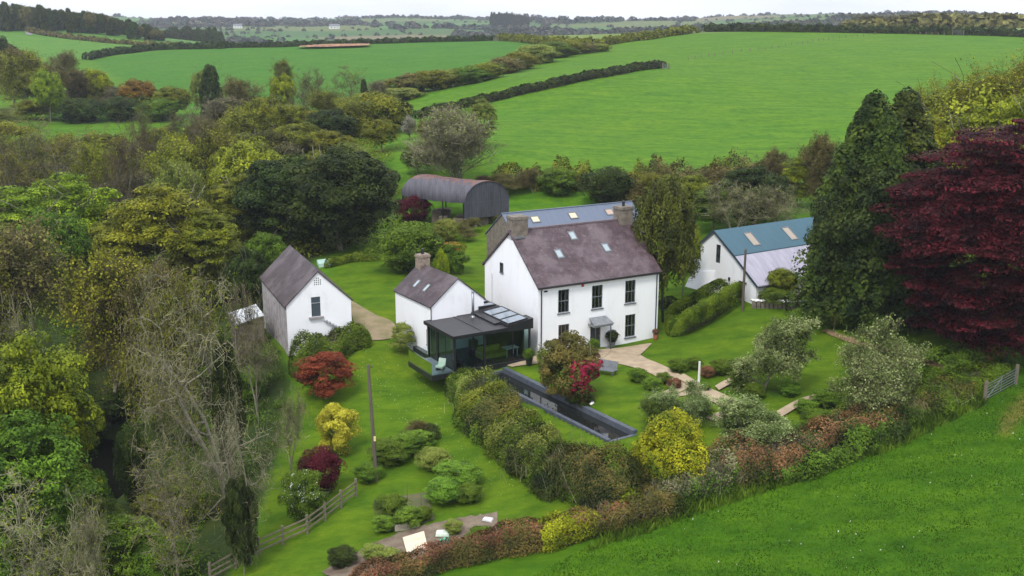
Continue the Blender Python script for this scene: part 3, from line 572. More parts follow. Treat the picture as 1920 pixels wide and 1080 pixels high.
for y in (4.1, 2.35): 
    x0 = .62; mb = MB(); g = MB(); zz = lambda x: aE+x*s4+.12
    mb.hexa([(x0,y,zz(x0)-.02),(x0+.62,y,zz(x0+.62)-.02),(x0+.62,y+.42,zz(x0+.62)-.02),(x0,y+.42,zz(x0)-.02),(x0,y,zz(x0)+.06),(x0+.62,y,zz(x0+.62)+.06),(x0+.62,y+.42,zz(x0+.62)+.06),(x0,y+.42,zz(x0)+.06)])
    f_ = mb.build('roof_window', LEAD, A2); g.add([(x0+.07,y+.06,zz(x0+.07)+.065),(x0+.55,y+.06,zz(x0+.55)+.065),(x0+.55,y+.36,zz(x0+.55)+.065),(x0+.07,y+.36,zz(x0+.07)+.065)], [(0,1,2,3)]); g.build('pane', SKYPANE, f_)
MB().tube([(-.06, -.05, 3.9), (-.06, -.05, .2)], .04, 6).build('downpipe', BLACKM, A2)
# the window in its long wall, just behind the terrace
wx = window(A2, (0, .78, .6), (0,-1,0), (-1,0,0), .5, 1.3, 1, 2, False, -.01); MB().box(-.1, .22, .5, -.002, .84, .6).build('sill', LEAD, wx)

# ---- glass garden room on its cantilevered deck
Q = frame('glass_garden_room', 'black-framed glass garden room cantilevered beside the farmhouse', 'extension', (-4.45, 80.5), .53)
def bx(name, mat, *b_): return MB().box(*b_).build(name, mat, Q)
MB().box(-2.0, -.12, -.42, 6.95, 4.15, .0).box(.05, 4.15, -.42, 6.95, 7.6, .0).build('deck', BLACKM, Q)
DECKM = plain('grey_blue_decking', (.13,.175,.19), (.10,.135,.145), 2, .3)
bx('deck_boards', DECKM, -1.93, -.06, .0, -.06, 4.1, .03); bx('floor', plain('dark_floor', (.05,.055,.058), (.035,.04,.04), 3, .25), 0, 0, .0, 6.75, 7.4, .02)
MB().box(2.2, 1.0, -3.6, 2.6, 5.5, -.425).box(5.0, .9, -3.0, 5.4, 6.5, -.425).build('support_wall', plain('dark_plinth', (.03,.03,.03), (.02,.02,.02), 3, .8), Q)
LZ = 2.72
low = MB(); low.box(-.12, -.1, LZ-.12, 5.0, 5.0, LZ+.1); rl_ = low.build('low_roof', ZINC, Q)
bx('roof_seam', BLACKM, 2.5, -.08, LZ+.101, 2.6, 4.95, LZ+.14)
MB().box(-.16, -.14, LZ-.14, 5.05, -.1, LZ+.14).box(-.16, -.1, LZ-.14, -.12, 5.04, LZ+.14).box(-.12, 5.0, LZ-.14, 4.4, 5.04, LZ+.14).build('fascia', BLACKM, Q)
hz_ = lambda x: 3.02+(x-4.8)*.12
hr = MB(); X0, X1 = 4.75, 7.1; hr.hexa([(X0,-.05,2.45),(X1,-.05,2.45),(X1,1.1,2.45),(X0,1.1,2.45),(X0,-.05,hz_(X0)),(X1,-.05,hz_(X1)),(X1,1.1,hz_(X1)),(X0,1.1,hz_(X0))])
hr.hexa([(4.2,1.1,2.6),(6.72,1.1,2.6),(6.72,7.5,2.6),(4.2,7.5,2.6),(4.2,1.1,hz_(4.4)),(6.72,1.1,hz_(6.72)),(6.72,7.5,hz_(6.72)),(4.2,7.5,hz_(4.4))]); hr.build('high_roof', BLACKM, Q)
zs_ = MB(); zs_.hexa([(4.25,4.6,hz_(4.4)+.004),(6.68,4.6,hz_(6.68)+.004),(6.68,7.45,hz_(6.68)+.004),(4.25,7.45,hz_(4.4)+.004),(4.25,4.6,hz_(4.4)+.03),(6.68,4.6,hz_(6.68)+.03),(6.68,7.45,hz_(6.68)+.03),(4.25,7.45,hz_(4.4)+.03)]); zs_.build('roof_sheet', ZINC, Q)
RG = skypane('sloping_roof_glass', (.22, .26, .30))
for k in range(3):
    y0 = .1+k*1.42; P = lambda x, y, h: (x, y, hz_(x)+h); x0, x1 = 4.85, 6.7
    fr = MB()
    for a0, a1, c0, c1 in ((x0, x1, y0, y0+.08), (x0, x1, y0+1.3, y0+1.38), (x0, x0+.08, y0+.08, y0+1.3), (x1-.08, x1, y0+.08, y0+1.3)):
        fr.hexa([P(a0,c0,.002), P(a1,c0,.002), P(a1,c1,.002), P(a0,c1,.002), P(a0,c0,.09), P(a1,c0,.09), P(a1,c1,.09), P(a0,c1,.09)])
    f_ = fr.build('rooflight', BLACKM, Q); MB().add([P(x0+.08,y0+.08,.06), P(x1-.08,y0+.08,.06), P(x1-.08,y0+1.3,.06), P(x0+.08,y0+1.3,.06)], [(0,1,2,3)]).build('pane', RG, f_)
for x0, y0, x1, y1 in ((4.9,4.95,6.5,5.7), (4.9,6.2,6.4,7.0)):
    zt = hz_(6.6)+.12; f_ = bx('raised_skylight', BLACKM, x0, y0, 2.9, x1, y1, zt)
    MB().add([(x0+.1,y0+.1,zt+.005),(x1-.1,y0+.1,zt+.005),(x1-.1,y1-.1,zt+.005),(x0+.1,y1-.1,zt+.005)], [(0,1,2,3)]).build('pane', RG, f_)
# posts, bottom rail and panes of the glass walls
for x0, y0, x1, y1 in ((-.06,-.06,.12,.12), (2.6,-.05,2.76,.08), (6.72,-.05,6.86,.1), (-.05,2.8,.08,3.1), (-.05,4.4,.08,4.6)):
    bx('post', BLACKM, x0, y0, .005, x1, y1, LZ-.125 if x1 < 6 else 2.449)
for x in (5.23,): bx('glazing_bar', BLACKM, x-.02, -.02, .03, x+.02, .02, 2.44)
bx('glazing_bar', BLACKM, -.02, 1.47, .03, .02, 1.52, LZ-.13)
for x0, x1, zt in ((.12, 2.6, LZ-.13), (2.76, 5.21, 2.45), (5.25, 6.72, 2.45)): MB().add([(x0,.01,.03),(x1,.01,.03),(x1,.01,zt),(x0,.01,zt)], [(0,1,2,3)]).build('glass_pane', GLASS, Q)
for y0, y1 in ((.12, 1.47), (1.52, 2.8), (3.1, 4.4)): MB().add([(.01,y0,.03),(.01,y1,.03),(.01,y1,LZ-.13),(.01,y0,LZ-.13)], [(3,2,1,0)]).build('glass_pane', GLASS, Q)
DIW = plain('dark_inner_wall', (.05,.055,.06), (.035,.04,.045), 3, .8)
bx('back_wall', DIW, 2.2, 5.2, .021, 6.7, 5.35, 2.55); bx('side_wall', DIW, 6.74, .9, .021, 6.84, 7.4, 2.59)
bx('back_wall', plain('white_inner_wall', (.6,.62,.62), (.5,.52,.52), 3, .8), .09, 4.85, .021, 2.15, 4.95, 2.55)
for p_, q_ in (((-1.95,-.07),(-.1,-.07)), ((-1.96,-.05),(-1.96,4.1)), ((-1.95,4.12),(-.1,4.12))): MB().add([(*p_,.031),(*q_,.031),(*q_,.95),(*p_,.95)], [(0,1,2,3)]).build('balustrade_glass', CLEAR, Q)
lk = MB(); lk.hexa([(2.2,5.36,-.4),(4.18,5.36,-.4),(4.18,8.2,-.4),(2.2,8.2,-.4),(2.2,5.36,2.55),(4.18,5.36,2.55),(4.18,8.2,2.6),(2.2,8.2,2.6)])
lk.hexa([(.3,5.06,2.4),(4.19,5.06,2.4),(4.19,7.6,3.2),(1.0,7.6,3.2),(.3,5.06,2.5),(4.19,5.06,2.5),(4.19,7.6,3.3),(1.0,7.6,3.3)])
lk.build('link_roof', plain('slate_blue_cladding', (.065,.075,.10), (.05,.06,.08), 3, .5), Q)
fl = thing('stove_flue', 'tall polished steel flue rising through the flat roof of the glass room', 'flue', (-3.19, 86.0, 2.7))
fl.location = (Q.matrix_basis @ Vector((3.9, 4.15, LZ+.1)))
MB().tube([(0,0,0),(0,0,2.05)], .11, 12).build('pipe', STEEL, fl, True); MB().tube([(0,0,2.06),(0,0,2.12),(0,0,2.2)], [.13,.14,.03], 12).build('cowl', STEEL, fl); MB().tube([(0,0,0.001),(0,0,.14)], [.2,.1], 12).build('flashing', STEEL, fl)
Rq = Matrix.Rotation(.53, 4, 'Z')
def inq(x, y, z=.02): return Q.matrix_basis @ Vector((x, y, z))
sf = thing('sofa', 'yellow-green sofa seen through the long glass wall', 'sofa', inq(3.2, 1.0), .53)
SOFA = plain('mustard_fabric', (.30,.30,.03), (.22,.23,.02), 5, .9)
MB().box(0,.1,.12,1.9,.95,.42).build('seat', SOFA, sf); MB().hexa([(0,.95,.12),(1.9,.95,.12),(1.9,1.15,.12),(0,1.15,.12),(0,.9,.9),(1.9,.9,.9),(1.9,1.1,.9),(0,1.1,.9)]).build('backrest', SOFA, sf)
for x in (-.2, 1.9): MB().box(x,.1,.12,x+.2,1.15,.6).build('armrest', SOFA, sf)
for x in (-.1,1.95):
    for y in (.2, 1.0): MB().box(x,y,0,x+.06,y+.06,.119).build('leg', WOOD, sf)
sv = thing('wood_stove', 'black stove inside the glass room below the steel flue', 'stove', inq(3.9, 4.15), .53)
MB().box(-.3,-.25,.2,.3,.25,.85).build('body', BLACKM, sv); MB().tube([(0,0,.851),(0,0,2.55)], .07, 10).build('pipe', BLACKM, sv)
for x in (-.25,.2): MB().box(x,-.2,0,x+.05,.2,.199).build('leg', BLACKM, sv)
tb = thing('dining_table', 'white-topped table at the house end inside the glass room', 'table', inq(5.7, 1.2), .53)
MB().box(-.6,-.4,.7,.6,.4,.75).build('tabletop', WPAINT, tb)
for x in (-.5,.45):
    for y in (-.33,.28): MB().box(x,y,0,x+.05,y+.05,.699).build('leg', WPAINT, tb)
ac = thing('lounge_chair', 'low dark chair behind the corner pane of the glass room', 'chair', inq(.9, 1.2), .8)
MB().box(-.35,-.35,.25,.35,.35,.4).build('seat', BLACKM, ac); MB().hexa([(-.35,.3,.3),(.35,.3,.3),(.35,.4,.3),(-.35,.4,.3),(-.35,.5,.95),(.35,.5,.95),(.35,.6,.95),(-.35,.6,.95)]).build('backrest', BLACKM, ac)
for x in (-.32,.27): MB().box(x,-.3,0,x+.05,.3,.249).build('leg', BLACKM, ac)
dc = thing('deck_chair', 'pale green cushioned chair outside on the glass-edged terrace', 'chair', inq(-.85, .75, .031), -.4)
MB().box(-.3,-.3,.25,.3,.3,.38).build('seat', plain('pale_green_cushion', (.35,.45,.36), (.28,.38,.3), 5, .9), dc); MB().hexa([(-.3,.25,.38),(.3,.25,.38),(.3,.33,.38),(-.3,.33,.38),(-.3,.4,.85),(.3,.4,.85),(.3,.47,.85),(-.3,.47,.85)]).build('backrest', plain('pale_green_cushion_b', (.35,.45,.36), (.28,.38,.3), 5, .9), dc)
for x in (-.28,.24): MB().box(x,-.28,0,x+.04,.28,.249).build('leg', STEEL, dc)

# ---- curved-roof Dutch barn
a0 = Vector((-5.9, 132.2, 0)); uw = Vector((math.cos(.47), math.sin(.47), 0))*6.1; ul = Vector((-8.1, 5.8, 0))
gz0 = float(Z(-5.9, 132.2)); T = frame('dutch_barn', 'open barn with curved rusty corrugated roof and black sheeted end', 'barn', (a0.x, a0.y), 0, 0)
def dp(s_, t_, z): p = uw*s_+ul*t_; return (p.x, p.y, z)
CORR = stripes('dark_corrugated_roof', (.050,.048,.060), (.095,.090,.112), 'X', 1.3, .55, ((.20,.08,.045), 6.45))
CORRW = stripes('black_corrugated_wall', (.035,.035,.046), (.070,.070,.092), 'X', 1.5, .6)
n_ = 28; sp, ris = 4.25, 2.55; arch = [((1-math.cos(math.pi*k/n_))/2, sp+ris*math.sin(math.pi*k/n_)) for k in range(n_+1)]
mb = MB(); nt_ = 24
for (s0, z0), (s1, z1) in zip(arch[:-1], arch[1:]):
    for k in range(nt_):
        t0, t1 = k/nt_*1.03-.015, (k+1)/nt_*1.03-.015; sag = lambda t_: -.12*math.sin(math.pi*t_)+.03*math.sin(t_*23)
        mb.hexa([dp(s0,t0,z0+sag(t0)), dp(s0,t1,z0+sag(t1)), dp(s1,t1,z1+sag(t1)), dp(s1,t0,z1+sag(t0)), dp(s0,t0,z0+.05+sag(t0)), dp(s0,t1,z0+.05+sag(t1)), dp(s1,t1,z1+.05+sag(t1)), dp(s1,t0,z1+.05+sag(t0))])
mb.build('roof', CORR, T)
mb = MB(); mb.add([dp(s_, .0, z) for s_, z in arch]+[dp(s_, .006, z) for s_, z in arch], [tuple(range(n_+1)), tuple(range(2*n_+1, n_, -1))]); mb.build('gable_sheet', CORRW, T)
mb = MB(); mb.hexa([dp(0,-.012,2.35), dp(1,-.012,2.35), dp(1,-.004,2.35), dp(0,-.004,2.35), dp(0,-.012,sp+.08), dp(1,-.012,sp+.08), dp(1,-.004,sp+.08), dp(0,-.004,sp+.08)]); mb.build('gable_sheet', CORRW, T)
for t_ in (0.012, .34, .67, 1.0):
    for s_ in (0.01, .99):
        p = dp(s_, t_, 0); MB().tube([(p[0], p[1], float(Z(p[0]+a0.x, p[1]+a0.y))-.3), (p[0], p[1], sp+.02)], .09, 6).build('post', BLACKM, T)
    mb = MB()
    for (s0, z0), (s1, z1) in zip(arch[:-1:2], arch[2::2]): mb.tube([dp(s0, t_, z0-.12), dp(s1, t_, z1-.12)], .04, 5)
    mb.build('arched_truss', BLACKM, T)
p0 = dp(.18, .01, 2.3); p1 = dp(.55, .01, .6); MB().tube([p0, p1], .05, 6).build('brace', WOOD, T)
hs = MB(); rr = random.Random(3)
for k in range(16): 
    p = dp(rr.uniform(.1,.9), rr.uniform(.1,.9), 0); z = float(Z(p[0]+a0.x, p[1]+a0.y)); s_ = rr.uniform(.4,.8); hs.box(p[0]-s_,p[1]-s_,z-.1,p[0]+s_,p[1]+s_,z+rr.uniform(.4,1.3))
hb = hs.build('stored_timber', WOOD, None, loc=(a0.x, a0.y, 0)); tag(hb, 'dark heap of stored boards beneath the curved barn roof', 'timber pile')
# ------------------------------------------------------------------ vegetation: prototype meshes
def cards(rng, C, Nrm, size, asp=.62, jit=.42):
    """one small bent-free leaf card per centre, facing roughly along Nrm"""
    n = len(C); Nrm = Nrm+rng.normal(0, jit, (n, 3)); Nrm /= np.linalg.norm(Nrm, axis=1)[:, None]+1e-9
    a = np.cross(Nrm, rng.normal(0, 1, (n, 3))); a /= np.linalg.norm(a, axis=1)[:, None]+1e-9; b = np.cross(Nrm, a)
    s = (size*rng.uniform(.6, 1.35, n))[:, None]; a = a*s*.5; b = b*s*.5*asp
    V = np.stack([C-a, C+b, C+a*1.0, C-b], 1).reshape(-1, 3)     # a rhombus reads more like a leaf spray than a square
    return V
def quadsF(n, off=0): return (np.arange(n*4).reshape(n, 4)+off)
def shell(rng, c, r, n, up=.25, thick=.28):
    d = rng.normal(0, 1, (n, 3)); d /= np.linalg.norm(d, axis=1)[:, None]; d[:, 2] = np.where((d[:, 2] < -.35) & (rng.random(n) < .6), -d[:, 2], d[:, 2])
    k = 1-thick*rng.random(n)**1.5; P = c+d*r*k[:, None]; nn = d/np.asarray(r)*np.mean(r); nn[:, 2] += up; return P, nn
def branch_tree(rng, H, spread, n1, lv, up=.5, trunk_r=.02, bare_to=.25, wob=.12, leaders=1):
    """segments (p0,p1,r0,r1,level) of a recursively branching tree of height H"""
    segs = []; ends = []
    def grow(p, d, L, r, lev):
        k = 4 if lev < 2 else 3; pts = [p]; 
        for i in range(k):
            d = d+rng.normal(0, wob*(1+.5*lev), 3); d[2] += .06*up; d = d/np.linalg.norm(d)
            q = p+d*L/k; r1 = r*(1-.22 if lev else .82); segs.append((p, q, r, r1, lev)); p = q; r = r1; pts.append(q)
        if lev >= lv: ends.append((p, d)); return
        nc = n1[lev]
        for j in range(nc):
            f = (bare_to if lev == 0 else .2)+(1-(bare_to if lev == 0 else .2))*(j+rng.random())/nc
            x = f*k; i = min(int(x), k-1); q = pts[i]+(pts[i+1]-pts[i])*(x-i)
            az = rng.uniform(0, 6.283); side = np.array([math.cos(az), math.sin(az), 0]); side = side-d*np.dot(side, d); side /= np.linalg.norm(side)+1e-6
            ang = rng.uniform(.55, 1.1) if lev else rng.uniform(.7, 1.25)*(1.15-.55*f)
            nd = d*math.cos(ang)+side*math.sin(ang)*spread; nd[2] += up*.35; nd /= np.linalg.norm(nd)
            grow(q, nd, L*(.62-.22*f if lev == 0 else .55)*rng.uniform(.8, 1.15), r*(.62 if lev == 0 else .5), lev+1)
    for k in range(leaders):
        d0 = np.array([0, 0, 1.])+(rng.normal(0, .22, 3)*(leaders > 1)); grow(np.array([0, 0, -.3]), d0/np.linalg.norm(d0), H*.82, H*trunk_r, 0)
    return segs, ends
def tubes(segs, n=5, minr=.0):
    P0 = np.array([s[0] for s in segs]); P1 = np.array([s[1] for s in segs]); r0 = np.maximum([s[2] for s in segs], minr); r1 = np.maximum([s[3] for s in segs], minr)
    d = P1-P0; d /= np.linalg.norm(d, axis=1)[:, None]+1e-9; ref = np.where(np.abs(d[:, :1]) < .8, np.array([[1., 0, 0]]), np.array([[0, 1., 0]])); a = np.cross(d, ref); a /= np.linalg.norm(a, axis=1)[:, None]; b = np.cross(d, a)
    V = []; 
    for P, r in ((P0, r0), (P1, r1)):
        for k in range(n): th = 6.2832*k/n; V.append(P+(a*math.cos(th)+b*math.sin(th))*r[:, None])
    V = np.stack(V, 1); base = np.arange(len(segs))*2*n
    Fq = np.concatenate([np.stack([base+k, base+(k+1) % n, base+n+(k+1) % n, base+n+k], 1) for k in range(n)]); return V.reshape(-1, 3), Fq
PROTO = {}
def proto(name, crown, trunk):   # crown: list of (V, mat) card sets or (V,F,mat)
    Vs, Fs, mi, off = [], [], [], 0; mats = []
    for k, (V, Fq, mm) in enumerate(crown):
        Fs.append(Fq+off); Vs.append(V); off += len(V); mi.append(np.full(len(Fq), k)); mats.append(mm)
    cm = npmesh('crown', np.concatenate(Vs), np.concatenate(Fs), mats, np.concatenate(mi)); tm = None
    if trunk is not None: tm = npmesh('trunk', trunk[0], trunk[1], [BARK], smooth=True)
    V = np.concatenate(Vs); lo = np.percentile(V, 1, 0); hi = np.percentile(V, 99.3, 0)
    PROTO[name] = (cm, tm, hi[2], (hi[0]-lo[0]+hi[1]-lo[1])/2)
def leafy(name, seed, H, Wd, z0, nlob, per, size, shape='round', mat='mid', clump=.2, gaps=.0, twigs=True):
    r = np.random.default_rng(seed); Cs, Ns = [], []; cz_, rz_ = (H+z0)/2, (H-z0)/2
    for k in range(nlob):
        d = r.normal(0, 1, 3); d /= np.linalg.norm(d); d[2] = abs(d[2]) if r.random() < .35 else d[2]
        f = r.uniform(.55, .9 if name != 'beechy' else 1.04); c = d*np.array([Wd/2, Wd/2, rz_])*f+np.array([0, 0, cz_])
        if shape == 'cone': 
            h = r.random()**1.2; c = np.array([*(d[:2]/np.linalg.norm(d[:2])*Wd/2*(1-h)**.55*r.uniform(.5, .95)), z0+(H-z0)*h])
        if shape == 'column':
            h = r.random(); c = np.array([*(d[:2]/np.linalg.norm(d[:2])*Wd/2*min(1, 1.9*(1.04-h))**.6*r.uniform(.55, .92)), z0+(H-z0)*h*.97])
        rr_ = clump*Wd*r.uniform(.5, 1.3)*np.array([1, 1, .7 if shape == 'round' else .62 if shape == 'layer' else 1.7])
        if shape == 'cone' and r.random() < .3: c[:2] *= 1.12
        if shape == 'layer': rr_ = rr_*(np.array([1.35, 1.35, .6]) if name != 'beechy' else np.array([1.9, 1.9, .36])); 
        P, nn = shell(r, c, rr_, int(per*r.uniform(.6, 1.3)))
        if shape == 'layer': P[:, 2] -= .10*((P[:, 0]**2+P[:, 1]**2)/(Wd/2)**2)*Wd*.5*r.uniform(.3, 1)
        Cs.append(P); Ns.append(nn)
    C_ = np.concatenate(Cs); Nn = np.concatenate(Ns); keep = C_[:, 2] > max(.02, z0*.8)
    if gaps: keep &= np.sin(C_[:, 0]*2.1+seed)*np.sin(C_[:, 1]*1.9+seed)*np.sin(C_[:, 2]*2.3) > -gaps
    C_ = C_[keep]; Nn = Nn[keep]; V = cards(r, C_, Nn, size)
    crown = [(V, quadsF(len(C_)), LM[mat])]; 
    segs, _ = branch_tree(r, H, .9, [9, 4], 2, .5, .022, .22)
    sg = [s_ for s_ in segs]; crown_t = [s_ for s_ in sg if s_[4] == 2]; TV, TF = tubes([s_ for s_ in sg if s_[4] < (1 if shape in ('cone', 'column') else 2)], 6)
    if twigs: tv, tf = tubes(crown_t, 3, .015); crown.append((tv, tf, TWIG['dark']))
    proto(name, crown, (TV, TF))
def twiggy(name, seed, H, Wf, n1, bud, budn, buds, twig='grey', up=.5, leaders=1, bare_to=.2, trunk_r=.02, minr=.012, wob=.12, spread=1.0, droop=0.0, spray=3):
    r = np.random.default_rng(seed); segs, ends = branch_tree(r, H, spread, n1, len(n1), up, trunk_r, bare_to, wob, leaders)
    sc_ = np.array([Wf, Wf, 1.0])
    segs = [(a_*sc_, b_*sc_, c_, d_, l_) for a_, b_, c_, d_, l_ in segs]; ends = [(a_*sc_, b_) for a_, b_ in ends]
    if droop: segs = [(a_-np.array([0, 0, droop*(a_[0]**2+a_[1]**2)/H]), b_-np.array([0, 0, droop*(b_[0]**2+b_[1]**2)/H]), c_, d_, l_) for a_, b_, c_, d_, l_ in segs]; ends = [(a_-np.array([0, 0, droop*(a_[0]**2+a_[1]**2)/H]), b_) for a_, b_ in ends]
    # fine sprays at the ends of every shoot
    E = np.array([e[0] for e in ends]); Dn = np.array([e[1] for e in ends]); k = spray
    S0 = np.repeat(E, k, 0); S1 = S0+(np.repeat(Dn, k, 0)+r.normal(0, .55, (len(E)*k, 3)))*H*.045
    fine = [(a_, b_, minr*.9, minr*.35, 9) for a_, b_ in zip(S0, S1)]
    NT = 3 if name == 'droopy' or name.startswith('bare') else 2; TV, TF = tubes([s_ for s_ in segs if s_[4] < NT], 6); tv, tf = tubes([s_ for s_ in segs if s_[4] >= NT]+fine, 3, minr)
    crown = [(tv, tf, TWIG[twig])]
    if budn:
        src = np.concatenate([S1, E]); i = r.integers(0, len(src), budn); P = src[i]+r.normal(0, H*.022, (budn, 3)); nn = r.normal(0, 1, (budn, 3)); nn[:, 2] += 1
        P = P[P[:, 2] > .1]; nn = nn[:len(P)]
        crown.append((cards(r, P, nn, buds), quadsF(len(P)), LM[bud]))
    proto(name, crown, (TV, TF))
leafy('oak',    11, 10, 9.5, 2.0, 130, 420, .24, 'round', 'olive', .13, .35)
leafy('oak2',   12, 11, 9.0, 1.5, 130, 420, .23, 'layer', 'fresh', .12, .4)
leafy('holm',   13, 10, 10.5, .6, 160, 420, .25, 'round', 'dark', .12, .6)
leafy('shrub',  14, 3, 3.6, .0, 80, 330, .105, 'round', 'mid', .15, .5)
leafy('shrub2', 15, 3, 3.2, .0, 75, 330, .10, 'layer', 'mid', .14, .5)
leafy('cone',   16, 14, 8.0, .2, 420, 220, .25, 'cone', 'cypress', .075, .7, False)
leafy('column', 17, 12, 5.5, .3, 240, 260, .22, 'column', 'cypress', .11, .6)
leafy('poodle', 18, 3, 2.9, .0, 75, 330, .105, 'round', 'gold', .17, .7)
leafy('beechy', 19, 16, 17, .6, 330, 640, .28, 'layer', 'copper', .085, 1.2)
twiggy('bare',  21, 12, 1.0, [8, 5, 4, 3], 'olive', 2500, .2, 'grey', .5, 1, .2, .02, .018)
twiggy('bare2', 22, 12, .8, [8, 5, 4, 2], 'olive', 2200, .2, 'grey', 1.1, 2, .15, .017, .018)
twiggy('bud',   23, 10, 1.15, [10, 7, 5, 3], 'brown', 24000, .2, 'brown', .5, 1, .18, .02, .016)
twiggy('bud2',  24, 10, 1.05, [9, 7, 5, 3], 'ochre', 34000, .26, 'brown', .6, 2, .15, .018, .016)
twiggy('pollard', 25, 9, 1.0, [12, 7, 5, 2], 'pale', 9000, .17, 'grey', 1.2, 4, .08, .012, .016, .1, .8)
twiggy('apple', 26, 4.2, 1.25, [8, 6, 5, 3], 'blossom', 30000, .125, 'brown', .2, 3, .25, .02, .006, .2, 1.1)
twiggy('apple2', 46, 4.2, 1.2, [9, 6, 5, 3], 'blossom', 34000, .12, 'brown', .35, 1, .2, .025, .006, .16, 1.2)
leafy('ycone', 33, 4.0, 4.6, .1, 170, 220, .13, 'column', 'yconif', .10, .8, False)
twiggy('droopy', 27, 12, 1.1, [8, 5, 4, 2], 'pale', 5000, .12, 'grey', .2, 2, .12, .019, .012, .2, 1.25, .20, 2)
def flowering(name, src, mat, n, cond, size, seed):
    cm = PROTO[src][0]; V = np.empty(len(cm.vertices)*3, np.float32); cm.vertices.foreach_get('co', V); V = V.reshape(-1, 4, 3) if len(V) % 12 == 0 else None
    r = np.random.default_rng(seed); c = V.mean(1); ctr = c.mean(0); k = cond(c/[PROTO[src][3]/2, PROTO[src][3]/2, PROTO[src][2]]); c = c[k]; i = r.integers(0, len(c), n); c = c[i]; nn = c-ctr; c = c+nn/np.linalg.norm(nn, axis=1)[:, None]*.06
    Vq = V.reshape(-1, 3); F2 = cards(r, c, nn, size); proto(name, [(Vq, quadsF(len(V)), cm.materials[0]), (F2, quadsF(len(c)), LM[mat])], None); PROTO[name] = (PROTO[name][0], PROTO[src][1], PROTO[src][2], PROTO[src][3])
leafy('shrubn', 14, 3, 3.6, .0, 80, 330, .105, 'round', 'mid', .15, .6, False)
leafy('tallshrub', 31, 3.6, 2.9, .0, 90, 330, .10, 'round', 'rust', .16, .6, False)
flowering('pieris', 'tallshrub', 'pink', 2600, lambda c: (c[:, 0] > .05) & (c[:, 2] < .72) & (c[:, 1] < .5) & (np.sin(c[:, 0]*17)+np.sin(c[:, 2]*19) > -.6*c[:, 0]*4), .17, 5)
flowering('whitefl', 'shrubn', 'white', 900, lambda c: np.sin(c[:, 0]*11)+np.sin(c[:, 1]*13)+np.sin(c[:, 2]*12) > .3, .10, 6)
flowering('orangetop', 'shrubn', 'orange', 1500, lambda c: (c[:, 2] > .72) & (c[:, 0] < .25), .14, 8)
twiggy('budbig', 28, 20, 1.15, [10, 7, 5, 3], 'ochre', 90000, .27, 'brown', .6, 2, .15, .018, .016)
_cnt = {}
def tree(kind, cat, px, ytop, ybase, wpx, label, mat=None, twig=None, shape=None, name=None, group=None, nobark=False, Y=None, rz=None, bark=None):
    """a tree rooted at the ground seen at (px, ybase) whose crown reaches row ytop and is wpx wide"""
    g = G(px, ybase) if Y is None else None
    if kind in ('oak', 'oak2', 'holm'):
        gy = g.y if g else Y; gz = g.z if g else float(Z(0*gy+ray(px, ybase)[0]/ray(px, ybase)[1]*gy, gy))
        if wpx/F*gy > 1.3*(aty(px, ytop, gy)[2]-gz): kind = 'shrubn'
    if g is None: x = (px-960)/F*1.0; d = ray(px, ybase); X = d[0]/d[1]*Y; g = Vector((X, Y, float(Z(X, Y))))
    cm, tm, h0, w0 = PROTO[kind]; top = aty(px, ytop, g.y)[2]; H_ = max(top-g.z, .3); Wm = wpx/F*(g.y/math.cos(PITCH))*1.0
    sx = Wm/w0; sz = H_/h0; r = random.Random(hash((round(px), round(ytop), kind)) % 99991 if False else int(px*13+ytop*7))
    o = link(bpy.data.objects.new(name or cat.replace(' ', '_'), None)); o.location = g; o.rotation_euler = (0, 0, r.uniform(0, 6.28) if rz is None else rz); o.scale = (sx, sx, sz)
    tag(o, label, cat, group)
    c = link(bpy.data.objects.new('crown', cm), o)
    slots = [m_.name for m_ in cm.materials]
    for i, s_ in enumerate(c.material_slots):
        want = None
        if slots[i].startswith('twig'): want = TWIG[twig] if twig else None
        elif mat and i == 0 or mat and slots[0].startswith('twig'): want = LM[mat]
        if want: s_.link = 'OBJECT'; s_.material = want
    if tm is not None and not nobark:
        k = link(bpy.data.objects.new('trunk', tm), o)
        if bark: k.material_slots[0].link = 'OBJECT'; k.material_slots[0].material = bark
    return o
T_ = tree
# --- right-hand side
T_('cone','evergreen tree',1608,190,596,205,'left leader of the tall dark evergreens beside the copper beech', name='evergreen_tree')
T_('cone','evergreen tree',1666,184,600,215,'right leader of the tall dark evergreens touching the copper beech', name='evergreen_tree', Y=93)
T_('holm','evergreen tree',1636,300,612,215,'broad dark lower evergreen filling the foot of the tall pair', Y=90, name='evergreen_tree')
T_('beechy','copper beech',1848,238,668,352,'huge dark red copper beech at the right edge', name='copper_beech', bark=BARKD)
T_('beechy','copper beech',1960,262,655,330,'second dark red crown cut by the right edge of the photo', name='copper_beech', Y=92, bark=BARKD)
T_('budbig','tree',1850,104,440,300,'tall bronze-green budding tree rising behind the copper beech', 'ochre', Y=128)
T_('oak','tree',1870,150,440,260,'olive lower crown of the bronze trees above the copper beech', 'ochre', Y=126)
T_('oak','tree',1760,180,440,180,'olive lower crown of the rounded bronze tree', 'olive', Y=130)
T_('budbig','tree',1752,160,440,190,'rounded bronze-green budding tree between the evergreens and the beech', 'ochre', Y=132)
T_('budbig','tree',1935,140,440,210,'bronze-green budding tree at the right edge above the beech', 'ochre', Y=124)
T_('oak2','tree',1745,228,450,150,'bright lime tree squeezed between the evergreens and the beech', 'lime', Y=118)
T_('oak2','tree',1820,205,450,160,'lime yellow tree directly over the top of the copper beech', 'lime', Y=116)
T_('oak2','tree',1915,170,450,130,'small lime yellow crown at the far right edge', 'lime', Y=115)
T_('oak','tree',1243,342,604,112,'brown-green tree with a dark bare trunk right of the farmhouse', 'darkolive', bark=BARKD)
T_('bud','tree',1225,365,560,90,'brown twiggy tree leaning behind the right farmhouse chimney', 'olive', 'dark', Y=112)
